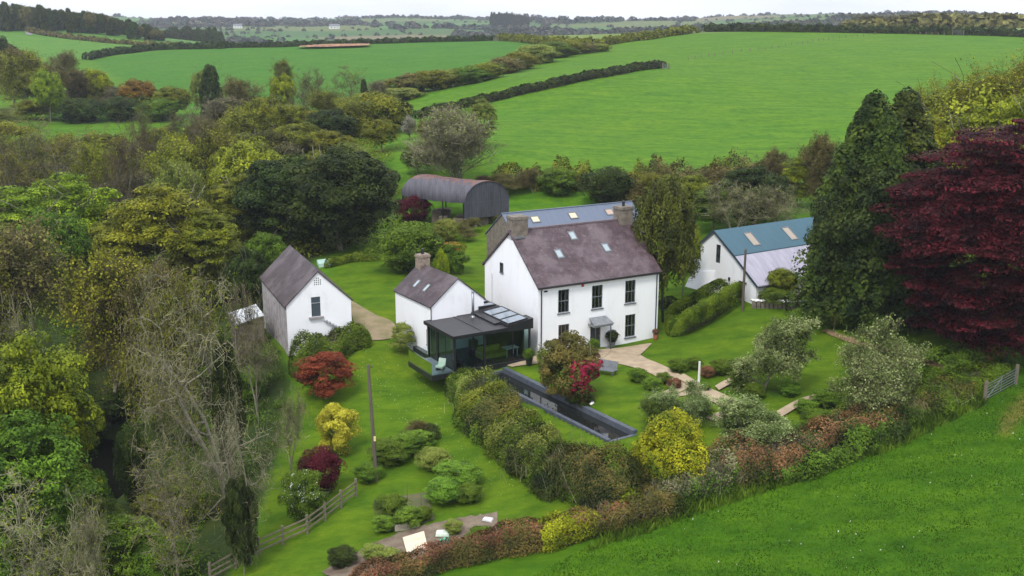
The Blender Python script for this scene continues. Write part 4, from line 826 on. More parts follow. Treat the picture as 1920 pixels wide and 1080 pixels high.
T_('oak','tree',1277,420,585,60,'narrow olive tree between the farmhouse and the white barn', 'olive', Y=100)
T_('holm','shrub',1140,315,382,92,'large dark holly bush at the foot of the big field', 'dark', name='shrub')
T_('holm','shrub',1046,316,366,70,'round green bush left of the dark holly under the field', 'mid', name='shrub')
T_('bud','shrub',1000,318,362,46,'thin brown shrub left of the round green bush', name='shrub')
T_('holm','tree',1412,316,425,118,'dark rounded evergreen directly behind the white barn ridge', 'dark', Y=128)
T_('oak2','tree',1338,350,430,75,'mid green tree left of the dark evergreen behind the white barn', 'mid', Y=125)
T_('oak','tree',1292,332,430,85,'olive tree above the gap between house and white barn', 'olive', Y=132)
T_('bud','tree',1350,318,400,90,'brown twiggy tree on the field edge above the white barn', 'brown', Y=142)
T_('bud','tree',1455,282,400,70,'slim brown bare tree standing against the field behind the barn', 'brown', Y=140)
T_('oak2','tree',1492,298,400,58,'small bright green tree left of the tall evergreens', 'fresh', Y=136)
T_('bud2','tree',1530,258,410,80,'bronze tree peeping out left of the tall evergreens', 'brown', Y=134)
T_('bare2','tree',1375,345,440,110,'pale-stemmed bare thicket behind the teal barn roof', Y=121)
T_('bare2','tree',1470,350,430,110,'pale bare stems at the right end of the teal barn roof', Y=122)
T_('bud','tree',1215,325,400,80,'rusty brown thicket above the blue-grey barn roof', 'ochre', Y=140)
T_('oak','tree',1255,330,420,60,'small pale bush in the thicket right of the blue-grey barn', 'pale', Y=126)
T_('cone','evergreen tree',1634,225,600,170,'shorter spire filling the notch between the two tall evergreen leaders',Y=90,name='evergreen_tree')
# --- behind the house
T_('pollard','tree',862,204,352,150,'big pale round budding willow behind the curved barn')
T_('bud','tree',798,225,300,70,'small olive budding tree left of the pale willow', 'olive')
T_('oak2','tree',905,187,330,50,'yellow-green sapling top behind the pale willow', 'pale', Y=168)
T_('oak','tree',785,272,330,58,'small round green tree just behind the curved barn roof', 'mid')
T_('oak','tree',717,225,285,62,'small round green tree alone on the slope left of the blossom', 'olive')
T_('pollard','tree',769,219,262,28,'pink-white blossoming tree on the slope', 'white', name='tree')
T_('bud','shrub',945,325,360,60,'brown bramble bush right of the pale willow', 'brown', name='shrub')
T_('bud','shrub',905,330,362,40,'reddish brown shrub at the foot of the willow', 'beech', name='shrub')
T_('shrub','shrub',778,365,422,62,'dark red shrub below the curved barn', 'crimson', name='shrub')
T_('shrub','shrub',836,412,452,52,'pale yellow-green shrub below the open barn side', 'pale', name='shrub')
T_('shrub','shrub',770,420,508,128,'large round green bush above the annex', 'mid', name='shrub')
T_('orangetop','shrub',848,456,512,60,'green bush with orange flowers on top behind the annex', name='shrub')
T_('shrub','shrub',828,468,505,26,'yellow-green young conifer left of the orange shrub', 'fresh', name='shrub', Y=103)
for i, (x_, y_, w_) in enumerate([(890,430,42),(905,410,40),(868,442,40)]):
    T_('bud','bramble',x_,y_-20,y_+8,w_,['brown bramble heap under the barn end sheet','brown bramble heap beside the stone gable','low brown bramble heap right of the pale shrub'][i],'brown',name='bramble')
# --- garden
T_('apple2','apple tree',1428,602,738,135,'tallest blossoming apple tree on the lawn below the white barn', name='apple_tree')
T_('apple','apple tree',1632,612,752,205,'widest white-blossomed apple tree near the right hedge', name='apple_tree')
T_('apple2','apple tree',1425,738,838,150,'blossoming apple tree just behind the brown boundary hedge', name='apple_tree')
T_('apple','apple tree',1288,716,792,112,'low spreading blossoming tree in the crossing of the paths', name='apple_tree')
T_('bud','shrub',1212,748,800,66,'faint green twiggy shrub left of the low blossom tree', 'mid', name='shrub')
T_('ycone','shrub',1256,770,905,140,'big golden yellow bush at the end of the rill', name='shrub') if 'yconif' in PROTO else T_('ycone','shrub',1256,776,906,138,'big golden yellow bush at the end of the rill', 'yconif', name='shrub')
T_('pieris','shrub',1064,628,758,108,'tall brown-green bush with pink-red flowers on its right side', name='shrub', rz=0)
T_('shrub2','shrub',1088,738,762,50,'low dark green plant with white stone edging', 'dark', name='shrub')
T_('shrub','shrub',1112,636,662,24,'dark green bush left of the porch', 'mid', name='shrub')
T_('shrub','shrub',1018,655,688,26,'pale twiggy shrub at the corner of the farmhouse', 'pale', name='shrub')
T_('shrub2','shrub',756,606,664,44,'leafy green shrub against the annex wall', 'pale', name='shrub')
T_('poodle','shrub',634,760,852,78,'bright golden rounded bush on the lower lawn', 'gold', name='shrub')
T_('shrub2','shrub',612,663,748,96,'rusty red maple left of the grass path', 'maple', name='shrub')
T_('shrub','shrub',604,842,926,82,'dark crimson bush beside the wooden fence', 'crimson', name='shrub')
T_('whitefl','shrub',570,884,975,84,'white-flowered green bush left of the crimson bush', name='shrub')
T_('bud','shrub',785,792,835,50,'brown dead shrub at the top of the vegetable plot', 'brown', name='shrub')
T_('oak','tree',1463,505,565,56,'umbrella-shaped small tree in front of the white barn', 'olive')
T_('shrub','shrub',1449,541,572,64,'smooth green bush below the umbrella tree', 'mid', name='shrub')
T_('shrub','shrub',1507,580,606,60,'low green bush on the bank by the stone wall', 'mid', name='shrub')
T_('bud','shrub',1562,590,622,34,'tuft of bare stems at the head of the brown path', 'pale', name='shrub')
beds = [(1195,708,46,'mid','leftmost green clump in the island bed'),(1222,724,44,'veg','bright green clump in the island bed'),(1245,712,36,'mid','green clump behind the bright one in the island bed'),(1265,722,34,'beech','bronze grass in the island bed'),(1270,690,44,'mid','green clump on the far side of the gravel path'),
 (1325,700,36,'beech','bronze shrub behind the white post'),(1322,726,26,'veg','small green clump at the foot of the white post'),(1352,695,54,'mid','green clump right of the white post'),(1300,684,40,'mid','green clump left of the white post'),(1385,722,46,'veg','leafy green clump under the tall apple tree'),
 (1412,738,50,'mid','green clump at the path crossing'),(1322,774,44,'mid','green clump right of the low blossom tree'),(1512,770,54,'veg','bright green clump right of the path end'),(1545,755,60,'mid','green clump at the right end of the beds'),(1388,803,40,'mid','green clump above the lowest path stub'),(1480,735,46,'veg','green clump under the widest apple tree'),(1532,795,70,'mid','green clump beside the brown hedge')]
for x_, y_, w_, m_, l_ in beds: T_('shrub','garden plant',x_,y_-w_*.36,y_+7,w_*.85,l_,m_,name='garden_plant',group='planting in the garden beds')
veg = [(730,858,86,'mid','long green shrub bank behind the pole'),(690,892,60,'mid','green bush at the upper end of the wooden fence'),(775,840,80,'veg','tall green shrub at the head of the plot'),(800,815,50,'dark','dark green shrub behind the head of the plot'),(815,868,70,'pale','pale green shrub in the middle of the plot'),
 (858,902,90,'veg','lush rhubarb patch right of the plot'),(835,930,80,'veg','large-leaved rhubarb near the soil bed'),(880,930,60,'mid','green bush at the right end of the rhubarb'),(735,955,70,'mid','dark green vegetables in the weedy bed'),(765,975,60,'veg','bright large-leaved plant by the stone trough'),(720,985,46,'veg','leafy plant left of the stone trough'),(795,965,40,'mid','green plant right of the stone trough'),
 (700,1040,50,'pale','grey-green lavender at the left of the soil bed'),(640,1050,60,'dark','dark heather clump at the left of the soil bed'),(730,1055,60,'pale','pale herb clump beside the dry beech hedge'),(900,1012,60,'mid','green tuft between soil bed and dry hedge'),(850,990,40,'pale','pale herb beside the coloured toys')]
for x_, y_, w_, m_, l_ in veg: T_('shrub2' if m_ == 'veg' else 'shrub','vegetable plant',x_,y_-w_*.36,y_+11,w_*.95,l_,m_,name='vegetable_plant',group='plants in and around the vegetable plot')
# --- the wooded valley on the left, far to near
wood = [
 ('bud',20,92,200,95,'brown','brown budding tree at the far left of the hedgerow',265),('oak',8,72,190,60,'dark','dark tree at the left edge under the far hill',330),('bud2',58,100,205,90,'ochre','ochre tree third from left along the far hedgerow',268),
 ('bud',130,98,150,60,'brown','grey-brown tree standing above the far hedgerow',300),('oak',92,134,200,50,'fresh','bright green tree low in the far hedgerow',250),('bud',135,130,205,75,'brown','grey-brown tree right of the bright green one',256),('bud',80,120,205,80,'brown','brown twiggy tree behind the bright green one',275),
 ('oak',180,132,200,56,'lime','yellow-green rounded tree in the far hedgerow',262),('bud',215,160,205,50,'grey','grey twiggy tree between the yellow-green and rusty trees',262),('oak',262,151,208,62,'russet','rusty orange rounded tree in the far hedgerow',258),
 ('holm',228,182,212,70,'dark','dark holly under the rusty orange tree',252),('holm',150,185,214,80,'dark','dark ivy bank under the yellow-green tree',250),('oak',326,164,210,62,'olive','olive rounded tree right of the rusty one',255),('holm',300,185,215,70,'mid','green hawthorn at the foot of the olive tree',250),
 ('column',398,124,200,40,'dark','dark ivy-clad tree against the left field',248),('oak',378,136,200,34,'pale','pale green tree left of the ivy-clad tree',250),('bud',440,148,230,82,'brown','purplish brown twiggy tree right of the ivy-clad tree',228),
 ('bud',527,113,150,46,'olive','faint round tree in front of the left field',275),('oak',530,142,178,42,'lime','bright lime ball-shaped treetop in the middle wood',235),('bare2',575,130,225,60,None,'grey leafless tree right of the lime ball',228),('bare',650,123,195,72,None,'brown leafless spreading tree on the left field edge',235),
 ('column',683,150,192,16,'dark','thin ivy-covered stem right of the leafless tree',232),('bud',708,152,200,44,'grey','pale haze of twigs right of the ivy stem',235),('oak',698,176,268,130,'olive','wide olive dome tree in the middle of the valley',195),('holm',745,185,240,50,'dark','dark ivy mass at the right of the olive dome',200),
 ('oak',622,208,292,92,'dark','dark green rounded tree below the olive dome',182),('bud',600,170,260,90,'olive','olive twiggy tree left of the wide olive dome',205),('oak',505,185,300,105,'olive','grey-brown twiggy tree in the middle wood',190),('bud',450,205,300,110,'ochre','brown twiggy tree under the purplish one',186),
 ('bare2',345,205,290,80,None,'pale leafless tree in front of the meadow end',190),('bare2',405,215,300,80,None,'pale leafless tree with upright stems in the middle wood',180),('oak',560,235,340,110,'olive','ochre tree left of the dark green rounded tree',165),('oak',500,250,350,110,'darkolive','brown tree under the grey-brown twigs',160),
 ('bare',98,224,370,150,None,'wide grey leafless tree in front of the left meadow',150),('bare',30,235,380,110,None,'grey leafless tree at the left edge by the meadow',148),('bare2',225,236,400,84,None,'tall grey leafless tree left of centre in the wood',145),('bare2',295,198,370,56,None,'tall ivy-stemmed leafless tree above the oaks',152),
 ('bud2',175,275,360,80,'ochre','russet tree behind the leafless trees',152),('bud2',340,262,400,120,'ochre','ochre tree between the leafless trees and the oaks',145),('bud2',415,250,400,140,'olive','olive-yellow tree with pale twisted stems',148),('oak',480,268,430,140,'ochre','broad mustard tree behind the dark evergreen oaks',142),
 ('holm',640,286,478,200,'dark','great dark evergreen oak above the outbuilding lawn',122),('holm',545,300,470,170,'dark','dark evergreen oak left of the greatest one',124),('oak',590,290,400,140,'olive','olive crown on the back of the evergreen oaks',132),('oak2',460,330,470,110,'olive','olive crown left of the dark evergreen oaks',125),
 ('oak2',55,355,560,170,'fresh','fresh green oak at the left edge of the wood',118),('oak2',150,330,520,150,'fresh','fresh yellow-green oak right of the left-edge oak',121),('oak',110,400,560,120,'mid','mid green crown between the two fresh oaks',112),('oak2',320,350,600,190,'ochre','large yellow-green oak in the centre of the wood',108),
 ('oak2',395,400,590,120,'olive','right shoulder of the yellow-green central oaks',106),('oak2',245,395,590,110,'olive','left shoulder of the yellow-green central oaks',110),('bud2',345,310,520,110,'pale','pale budding tree behind the central oak',126),('oak',500,440,560,80,'mid','green tree touching the outbuilding roof',106),('holm',470,470,580,70,'dark','dark bush left of the outbuilding roof',102),
 ('bud',60,432,700,270,'brown','big brown budding tree at the left edge',92),('bud',190,480,720,230,'ochre','big brown budding tree in the left foreground wood',88),('bud',295,505,720,170,'brown','brown budding tree left of the pale leafless trees',85),('bud',-30,470,760,200,'olive','brown budding tree cut by the left edge',84),
 ('droopy',415,478,760,210,'pale','pale spiky leafless tree in front of the outbuilding',83),('bud',365,540,760,150,'olive','olive budding tree left of the spiky pale one',81),('bare2',480,540,720,80,None,'thin leafless tree brushing the outbuilding gable',80),('bare2',40,560,720,130,None,'dead pale tree with forked trunk at the left',76),
 ('oak2',70,636,960,230,'fresh','layered bright green maple at the left edge',62),('oak2',-20,700,1000,190,'fresh','bright green maple cut by the left edge',60),('oak2',55,790,1040,240,'mid','deep green layered tree below the bright maple',57),('oak2',110,690,960,140,'fresh','right-hand lobe of the layered bright maple',63),
 ('bare',90,895,1150,230,None,'mossy leafless tree in the bottom left corner',50),('bare2',150,940,1150,120,None,'small leafless tree in the bottom left corner',49),('shrub2',235,975,1085,150,'veg','bright green bush at the bottom left',None),('shrub2',190,940,1040,90,'mid','mid green bush above the bright bottom bush',None),
 ('shrub2',30,1000,1100,130,'mid','green bush in the very bottom left corner',None),('shrub',320,1010,1090,110,'mid','green bush at the bottom edge left of the fence',None),
 ('droopy',430,560,960,290,'olive','large pale leafless ash with hanging twigs in front of the lawn',67),('shrub',345,905,985,110,'mid','green thicket between the shaded hollow and the wooden fence',None),('shrub2',400,690,745,70,'veg','grass-green bush seen through the bare ash',None),('shrub2',290,930,1000,80,'olive','olive bush at the lower right of the shaded hollow',None),('shrub',255,800,945,60,'dark','dark bush at the right rim of the shaded hollow',None),('shrub2',205,735,800,80,'dark','dark bush behind the shaded hollow',None),('shrub',175,880,1010,80,'mid','bush at the near left rim of the shaded hollow',None),('shrub',165,760,850,80,'dark','dark bush at the left side of the shaded hollow',None),('droopy',470,740,1030,120,'grey','ivy-trunked leafless tree beside the wooden fence',58),('bare',330,830,1080,170,None,'low tangled leafless tree beside the shaded hollow',57),
 ('bare2',545,730,880,60,None,'thin leafless sapling left of the golden bush',70),('holm',455,900,1040,60,'dark','ivy column on the tree trunk by the fence',57),('holm',435,640,900,55,'dark','ivy mass on the trunk of the large ash',70),('shrub',370,770,830,90,'mid','green bramble bank above the shaded hollow',None),
 ('shrub',470,690,750,70,'veg','green shrub below the outbuilding corner',None),('shrub',300,760,800,60,'mid','bramble left of the lawn gap',None),
]
for k, X0, y0, yb, w_, m_, l_, Y_ in wood:
    cat = 'shrub' if k.startswith('shrub') else 'tree'
    T_(k, cat, X0, y0, yb, w_, l_, m_, Y=Y_, group='trees of the wooded valley' if cat == 'tree' else None, twig='brown' if (k.startswith('bare') and (Y_ or 0) > 120) else None)
rf_ = random.Random(12)
fill = [(20,230,300),(60,250,330),(130,262,340),(200,255,345),(260,265,350),(320,240,330),(385,235,320),(445,225,300),(470,260,345),(530,262,350),(610,250,320),(655,262,330),(20,300,400),(85,320,420),(270,320,430),(385,330,440),(440,345,450),(300,290,380),(585,205,265),(420,190,260),(545,200,270),(0,200,240),(60,190,225),(660,205,255),(110,300,390)]
for i, (x_, yt, yb) in enumerate(fill):
    T_(['oak','bud','bud2','oak','bud'][i % 5],'tree',x_,yt+rf_.uniform(-8,8),yb,rf_.uniform(75,115),'one of the similar olive-brown budding trees packed through the middle valley wood',['olive','pale','ochre','olive','grey'][i % 5],group='similar trees packed through the valley wood')
# left edge beyond the frame
for i, (k, X0, y0, w_, m_, Y_) in enumerate([('oak2',-130,380,220,'olive',115),('bud',-160,480,260,'brown',90),('oak2',-190,640,260,'fresh',66)]):
    T_(k,'tree',X0,y0,600,w_,['olive tree beyond the left edge','brown tree beyond the left edge','green tree beyond the left edge'][i],m_,Y=Y_,group='trees of the wooded valley')

# ------------------------------------------------------------------ undergrowth, hedges
def scatter_poly(poly, n, seed, dens=None):
    r = np.random.default_rng(seed); P = np.array(poly); lo = P.min(0); hi = P.max(0); X = r.uniform(lo[0], hi[0], n*3); Y = r.uniform(lo[1], hi[1], n*3); k = inpoly(X, Y, poly); return X[k][:n], Y[k][:n]
def clumps(name, X, Y, rad, per, size, mat, seed, flat=.7, lift=.2):
    r = np.random.default_rng(seed); Cs, Ns = [], []; z = Z(X, Y); rad = np.broadcast_to(rad, X.shape)*r.uniform(.5, 1.3, X.shape)
    for x, y, z_, q in zip(X, Y, z, rad):
        P, nn = shell(r, np.array([x, y, z_+q*lift]), np.array([q, q, q*flat]), per, .5, .35); k = P[:, 2] > z_-.05; Cs.append(P[k]); Ns.append(nn[k])
    C_ = np.concatenate(Cs); Nn = np.concatenate(Ns); V = cards(r, C_, Nn, size); o = link(bpy.data.objects.new(name, npmesh(name, V, quadsF(len(C_)), mat))); return o
near = [p for p in WOODP]
X, Y = scatter_poly(gp((-200,1200),(400,1200),(430,1040),(500,900),(545,720),(480,600),(300,560),(-100,560)), 420, 5)
far_ok = ~inpoly(X, Y, gp((170,800),(280,800),(300,900),(240,1000),(160,940)))
tag(clumps('undergrowth', X[far_ok], Y[far_ok], 1.2, 240, .16, LM['mid'], 5), 'brambles and low green growth under the trees', 'undergrowth', kind='stuff')
X, Y = scatter_poly(gp((-300,560),(470,600),(600,480),(735,440),(740,300),(600,250),(400,270),(300,300),(-200,300)), 560, 6)
tag(clumps('undergrowth', X, Y, 2.6, 260, .26, LM['olive'], 6), 'scrub between the trees further up the valley', 'undergrowth', kind='stuff')
def hedge(name, label, pts, w_, h_, mat, size, dens, seed, rough=.3, group=None, top=None, cat='hedge', world=False, body=True, twigs=0, mat2=None, box=False):
    """a hedge along a line on the ground: leafy cards over a dark woody core"""
    r = np.random.default_rng(seed); P = np.array(pts if world else gp(*pts)); Q_ = resample(P, max(int(len(P)*6), 24)); s = np.r_[0, np.cumsum(np.linalg.norm(np.diff(Q_, axis=0), axis=1))]; Lh = s[-1]
    E2 = w_*.55; n_ = int(dens*1.7*(Lh+2*E2)*(w_+2*h_)*(1 if w_ < 5 or dens < 30 else .8)); qq = r.uniform(-E2, Lh+E2, n_); q = np.clip(qq, 0, Lh); ov = qq-q; shr = np.sqrt(np.clip(1-(ov/E2)**2, .03, 1)) if not group else 1-.25*(np.abs(ov)/E2)**2; cx_ = np.interp(q, s, Q_[:, 0]); cy_ = np.interp(q, s, Q_[:, 1]); dx = np.interp(q+.3, s, Q_[:, 0])-np.interp(q-.3, s, Q_[:, 0]); dy = np.interp(q+.3, s, Q_[:, 1])-np.interp(q-.3, s, Q_[:, 1]); ln_ = np.hypot(dx, dy)+1e-6; nx, ny = -dy/ln_, dx/ln_; cx_ = cx_+dx/ln_*ov; cy_ = cy_+dy/ln_*ov
    ww = w_*(1+rough*(.5*np.sin(q/1.3+seed)+.4*np.sin(q/.47+2*seed)))*shr; hh = h_*(1+rough*(.5*np.sin(q/1.7+3*seed)+.45*np.sin(q/.6+seed)+.2*np.sin(q/.23)))*shr
    th = r.uniform(-.15, math.pi+.15, n_); e = .25 if box else .55; cs = np.sign(np.cos(th))*np.abs(np.cos(th))**e; sn = np.abs(np.sin(th))**e
    k = 1-.22*r.random(n_)**1.5+r.normal(0, .04, n_)*rough*3; off = cs*ww/2*k; X = cx_+nx*off; Y = cy_+ny*off; C_ = np.c_[X, Y, Z(X, Y)+sn*hh*k+.02]
    Nn = np.c_[nx*cs+dx/ln_*ov/E2*1.2, ny*cs+dy/ln_*ov/E2*1.2, sn+.2]; V = cards(r, C_, Nn, size, .62, .6)
    root = thing(name, label, cat, (Q_[0][0], Q_[0][1], float(Z(*Q_[0]))), 0, group); o3 = np.array(root.location)
    FV_, FF_, FM_, FI_ = V-o3, quadsF(len(C_)), [mat, mat2 or mat], ((sn+r.normal(0, .22, n_)+.25*np.sin(q*1.9+seed)) > .86).astype(int)*(mat2 is not None)
    if body:
        m2 = 8; nb = len(Q_); A = []; 
        for i in range(nb):
            t0 = Q_[min(i+1, nb-1)]-Q_[max(i-1, 0)]; t0 = t0/np.linalg.norm(t0); nx_, ny_ = -t0[1], t0[0]
            for j in range(m2+1):
                a = math.pi*j/m2; f = .60*(.02 if i in (0, nb-1) else 1); x = Q_[i][0]+nx_*math.cos(a)*w_/2*.8*f; y = Q_[i][1]+ny_*math.cos(a)*w_/2*.8*f; A.append((x, y, float(Z(x, y))+math.sin(a)*h_*f-.02))
        i, j = np.meshgrid(np.arange(nb-1), np.arange(m2), indexing='ij'); b0 = (i*(m2+1)+j).ravel(); link(bpy.data.objects.new('branches', npmesh('branches', np.array(A)-o3, np.stack([b0, b0+1, b0+m2+2, b0+m2+1], -1), BARKD)), root)
    if twigs:
        q = r.uniform(0, Lh, twigs); x = np.interp(q, s, Q_[:, 0])+r.normal(0, w_*.25, twigs); y = np.interp(q, s, Q_[:, 1])+r.normal(0, w_*.25, twigs); z0 = Z(x, y)+h_*.45; p0 = np.c_[x, y, z0]; p1 = p0+np.c_[r.normal(0, .38, twigs), r.normal(0, .38, twigs), r.uniform(.3, .65, twigs)*h_]
        tv, tf = tubes([(a_, b_, .012, .006, 3) for a_, b_ in zip(p0-o3, p1-o3)], 3); FF_ = np.concatenate([FF_, tf+len(FV_)]); FI_ = np.concatenate([FI_, np.full(len(tf), 2)]); FV_ = np.concatenate([FV_, tv]); FM_ = FM_+[TWIG['grey']]
    link(bpy.data.objects.new('foliage', npmesh('foliage', FV_, FF_, FM_, FI_)), root)
    return root
HG = 'boundary hedge beside the bottom field'
hedge('hedge','rusty brown dry beech hedge at the bottom edge of the photo',[(700,1110),(800,1070),(950,1035),(1040,1018)],2.0,1.5,LM['rust'],.12,200,1,.2,HG,twigs=150,mat2=LM['beech'])
hedge('hedge','short yellow-green stretch between two brown beech stretches',[(1040,1020),(1085,1005)],2.0,1.6,LM['lime'],.12,200,2,.25,HG)
hedge('hedge','brown beech stretch right of the yellow-green one',[(1088,1004),(1150,985)],2.1,1.5,LM['rust'],.12,200,3,.3,HG,twigs=80,mat2=LM['beech'])
hedge('hedge','small fresh green stretch in the brown hedge',[(1150,975),(1178,965)],1.6,1.7,LM['fresh'],.17,120,4,.3,HG)
hedge('hedge','ragged brown stretch below the diagonal hedge end',[(1170,985),(1235,960)],2.2,1.4,LM['rust'],.12,180,5,.4,HG,twigs=90)
hedge('hedge','straw-coloured twiggy stretch below the golden bush',[(1225,945),(1300,925),(1400,900)],2.6,1.45,LM['mid'],.13,110,6,.5,HG,twigs=1300,mat2=LM['grey'])
hedge('hedge','brown-stemmed stretch right of the golden bush',[(1385,890),(1440,880),(1480,872)],3.0,1.7,LM['rust'],.13,110,7,.4,HG,twigs=900,mat2=LM['beech'])
hedge('hedge','dark mixed stretch with pale leaves below the apple tree',[(1465,880),(1560,845),(1640,815)],3.2,1.8,LM['dark'],.14,130,8,.3,HG,twigs=300,mat2=LM['beech'])
hedge('hedge','green skirt along the foot of the dark mixed stretch',[(1480,900),(1560,868),(1650,832)],1.6,1.5,LM['mid'],.17,90,18,.4,HG)
hedge('hedge','brown thorn stretch below the widest apple tree',[(1600,815),(1700,775),(1780,750)],3.2,1.4,LM['mid'],.14,120,9,.35,HG,twigs=500,mat2=LM['rust'])
hedge('hedge','bright green stretch running up to the steel gate',[(1660,775),(1750,745),(1845,712)],3.6,1.25,LM['mid'],.14,130,10,.3,HG,mat2=LM['hedge'])
hedge('hedge','green stretch right of the steel gate under the copper beech',[(1800,690),(1870,672),(1960,650)],5.0,1.6,LM['mid'],.15,110,11,.3,HG,mat2=LM['hedge'])
hedge('hedge','dry bronze hydrangea stretch at the top of the green hedge',[(1800,702),(1850,690)],2.0,1.3,LM['beech'],.16,90,12,.35,HG)
DG = 'diagonal mixed hedge below the rill'
for i, (pts, w_, h_, m_, sz, l_) in enumerate([([(870,745),(905,765)],3.0,1.9,'olive',.12,'yellow-tipped top stretch beside the glass room'),([(890,775),(930,808)],3.2,2.0,'rust',.12,'bronze-topped second stretch of the diagonal hedge'),([(905,790),(960,840)],3.2,1.9,'mid',.12,'deep green stretch in the upper middle of the diagonal hedge'),
   ([(965,838),(1005,868)],3.4,2.1,'olive',.12,'pale-leaved stretch in the middle of the diagonal hedge'),([(985,862),(1040,905)],3.2,1.9,'mid',.12,'deep green stretch in the lower middle of the diagonal hedge'),([(1040,895),(1085,920)],3.4,2.2,'rust',.12,'brownish budding stretch of the diagonal hedge'),([(1085,920),(1140,945)],3.6,2.4,'rust',.12,'dark rounded bush ending the diagonal hedge')]):
    hedge('hedge', l_, pts, w_, h_, LM['dark' if i in (1, 4, 6) else 'mid'], sz, 230, 30+i, .4, DG, twigs=160, mat2=LM[['pale', 'rust', 'olive', 'pale', 'mid', 'brown', 'rust'][i]])
hedge('hedge','dense clipped bright green hedge between house and white barn',[(1278,622),(1320,600),(1362,572)],2.9,2.35,LM['hedge'],.12,260,50,.05,box=True)
hedge('hedge','green shrub hedge at the foot of the outbuilding gable',[(570,690),(610,672),(672,648)],2.2,1.9,LM['mid'],.17,150,51,.4,twigs=80)
hedge('hedge','low dark hedge along the lane by the stone wall',[(1250,575),(1300,590)],1.5,.9,LM['dark'],.14,120,52,.3)
hedge('hedge','low clipped hedge in the yard garden behind the outbuilding',[(620,500),(660,490),(700,488)],1.3,.9,LM['hedge'],.16,110,53,.2)
hedge('hedge','dark green low hedge above the yard garden',[(690,478),(740,470),(790,462)],1.6,1.1,LM['mid'],.16,110,54,.4)
# field hedges
FH = 'hedges dividing the fields'
hedge('hedge','short dark clipped hedge ending in the middle of the big field',[(785,222),(850,205),(915,192),(1000,172),(1100,150),(1180,135),(1240,127)],2.6,1.7,LM['dark'],.45,14,60,.2,FH)
hedge('hedge','clipped hedge along the top of the big field',[(1325,60),(1450,60),(1600,62),(1750,64),(1920,70),(2200,84)],4.0,2.8,LM['dark'],.8,5,61,.25,FH)
hedge('hedge','clipped hedge curving between the top field and the big field',[(935,76),(1000,80),(1060,86),(1110,88),(1150,83),(1230,72),(1300,62)],4.0,2.6,LM['olive'],.7,6,62,.3,FH)
hedge('hedge','dark hedge along the crest of the left field',[(420,90),(560,88),(700,82),(820,79),(925,76)],3.5,2.2,LM['dark'],.8,5,63,.3,FH)
hedge('hedge','curved dark hedge between the two left fields',[(165,112),(215,102),(280,95),(345,92),(420,91)],3.5,2.6,LM['dark'],.8,6,64,.3,FH)
hedge('hedge','brown hedge along the far lane on the left',[(-80,44),(40,58),(90,68),(180,80),(270,86),(345,89)],3.5,2.2,LM['brown'],.8,5,65,.4,FH)
hedge('hedge','straggling brown growth along the foot of the big field',[(960,345),(1010,350),(1080,352),(1160,362),(1220,362),(1290,360),(1400,350),(1500,352)],4.5,2.6,LM['olive'],.30,26,66,.6,FH,twigs=600)
hedge('hedge','thick hawthorn growth right of the dark holly bush',[(1200,372),(1260,368),(1330,365),(1420,360)],7,3.6,LM['brown'],.30,24,67,.5,FH,twigs=500)
for i, (x_, yt, yb, w_) in enumerate([(742,148,176,60),(775,138,172,60),(815,132,166,62),(845,130,160,50),(880,126,154,60),(912,118,146,56),(945,108,136,56),(975,98,128,56),(1008,84,116,62),(1040,78,106,56),(1068,76,100,44),(1100,82,97,30),(1125,82,94,34),(755,165,184,60)]):
    T_('shrub','tree',x_,yt,yb+3,w_*1.2,'one of the row of olive trees climbing the hill between the two fields',['olive','brown','olive','pale','mid'][i % 5],group='row of trees climbing between the fields')
T_('bud2','tree',1700,28,64,150,'long brown wood on the skyline at the right, left end','brown',Y=560)
tag(bpy.data.objects[-1] if False else COL.objects[-1]) if False else None

# ------------------------------------------------------------------ far country: conifers on the hill, woods and hedgerows
for i in range(46):
    u = random.Random(i); x_ = -40+i*7.6+u.uniform(-3, 3); yt = np.interp(x_, [-40, 0, 60, 140, 220, 280, 310], [4, 6, 12, 20, 34, 50, 62])+u.uniform(-4, 4); yb = np.interp(x_, [-40, 0, 150, 240, 310], [46, 46, 50, 60, 76])
    T_('column' if i % 4 else 'oak','conifer' if i % 4 else 'tree',x_,yt,yb,u.uniform(15, 24),'tree in the dark row on the far left skyline','cypress' if i % 4 else 'brown',Y=650+u.uniform(-12, 25),group='dark skyline row on the left hill',name='far_tree')
for i in range(26):
    u = random.Random(100+i); x_ = 285+i*5.2; T_('column','conifer',x_,52+u.uniform(-4, 4)+abs(i-12)*.3,86,u.uniform(12,18),'tree in the dark plantation behind the left field','cypress',Y=820+u.uniform(-20,30),group='dark plantation behind the left field',name='far_tree')
for i in range(15):
    u = random.Random(200+i); x_ = 922+i*4.7; T_('column' if i < 8 else 'bud2','tree',x_,25+u.uniform(-2,3)+max(0,i-8)*.9,44,u.uniform(7,11),'tree in the hilltop clump on the centre skyline','dark',Y=1750+u.uniform(-20,30),group='hilltop clump on the centre skyline',name='far_tree')
r = np.random.default_rng(77); n_ = 30000
Yf = np.exp(r.uniform(math.log(880), math.log(3400), n_)); Xf = r.uniform(-.62, .62, n_)*Yf; ii_, dd = voro(Xf, Yf); wooded = (r.random(len(seedsX)) < .2)[ii_]
keep = (dd < 8) | (wooded & (r.random(n_) < .6)) | (r.random(n_) < .005); Xf, Yf, wd = Xf[keep], Yf[keep], wooded[keep]
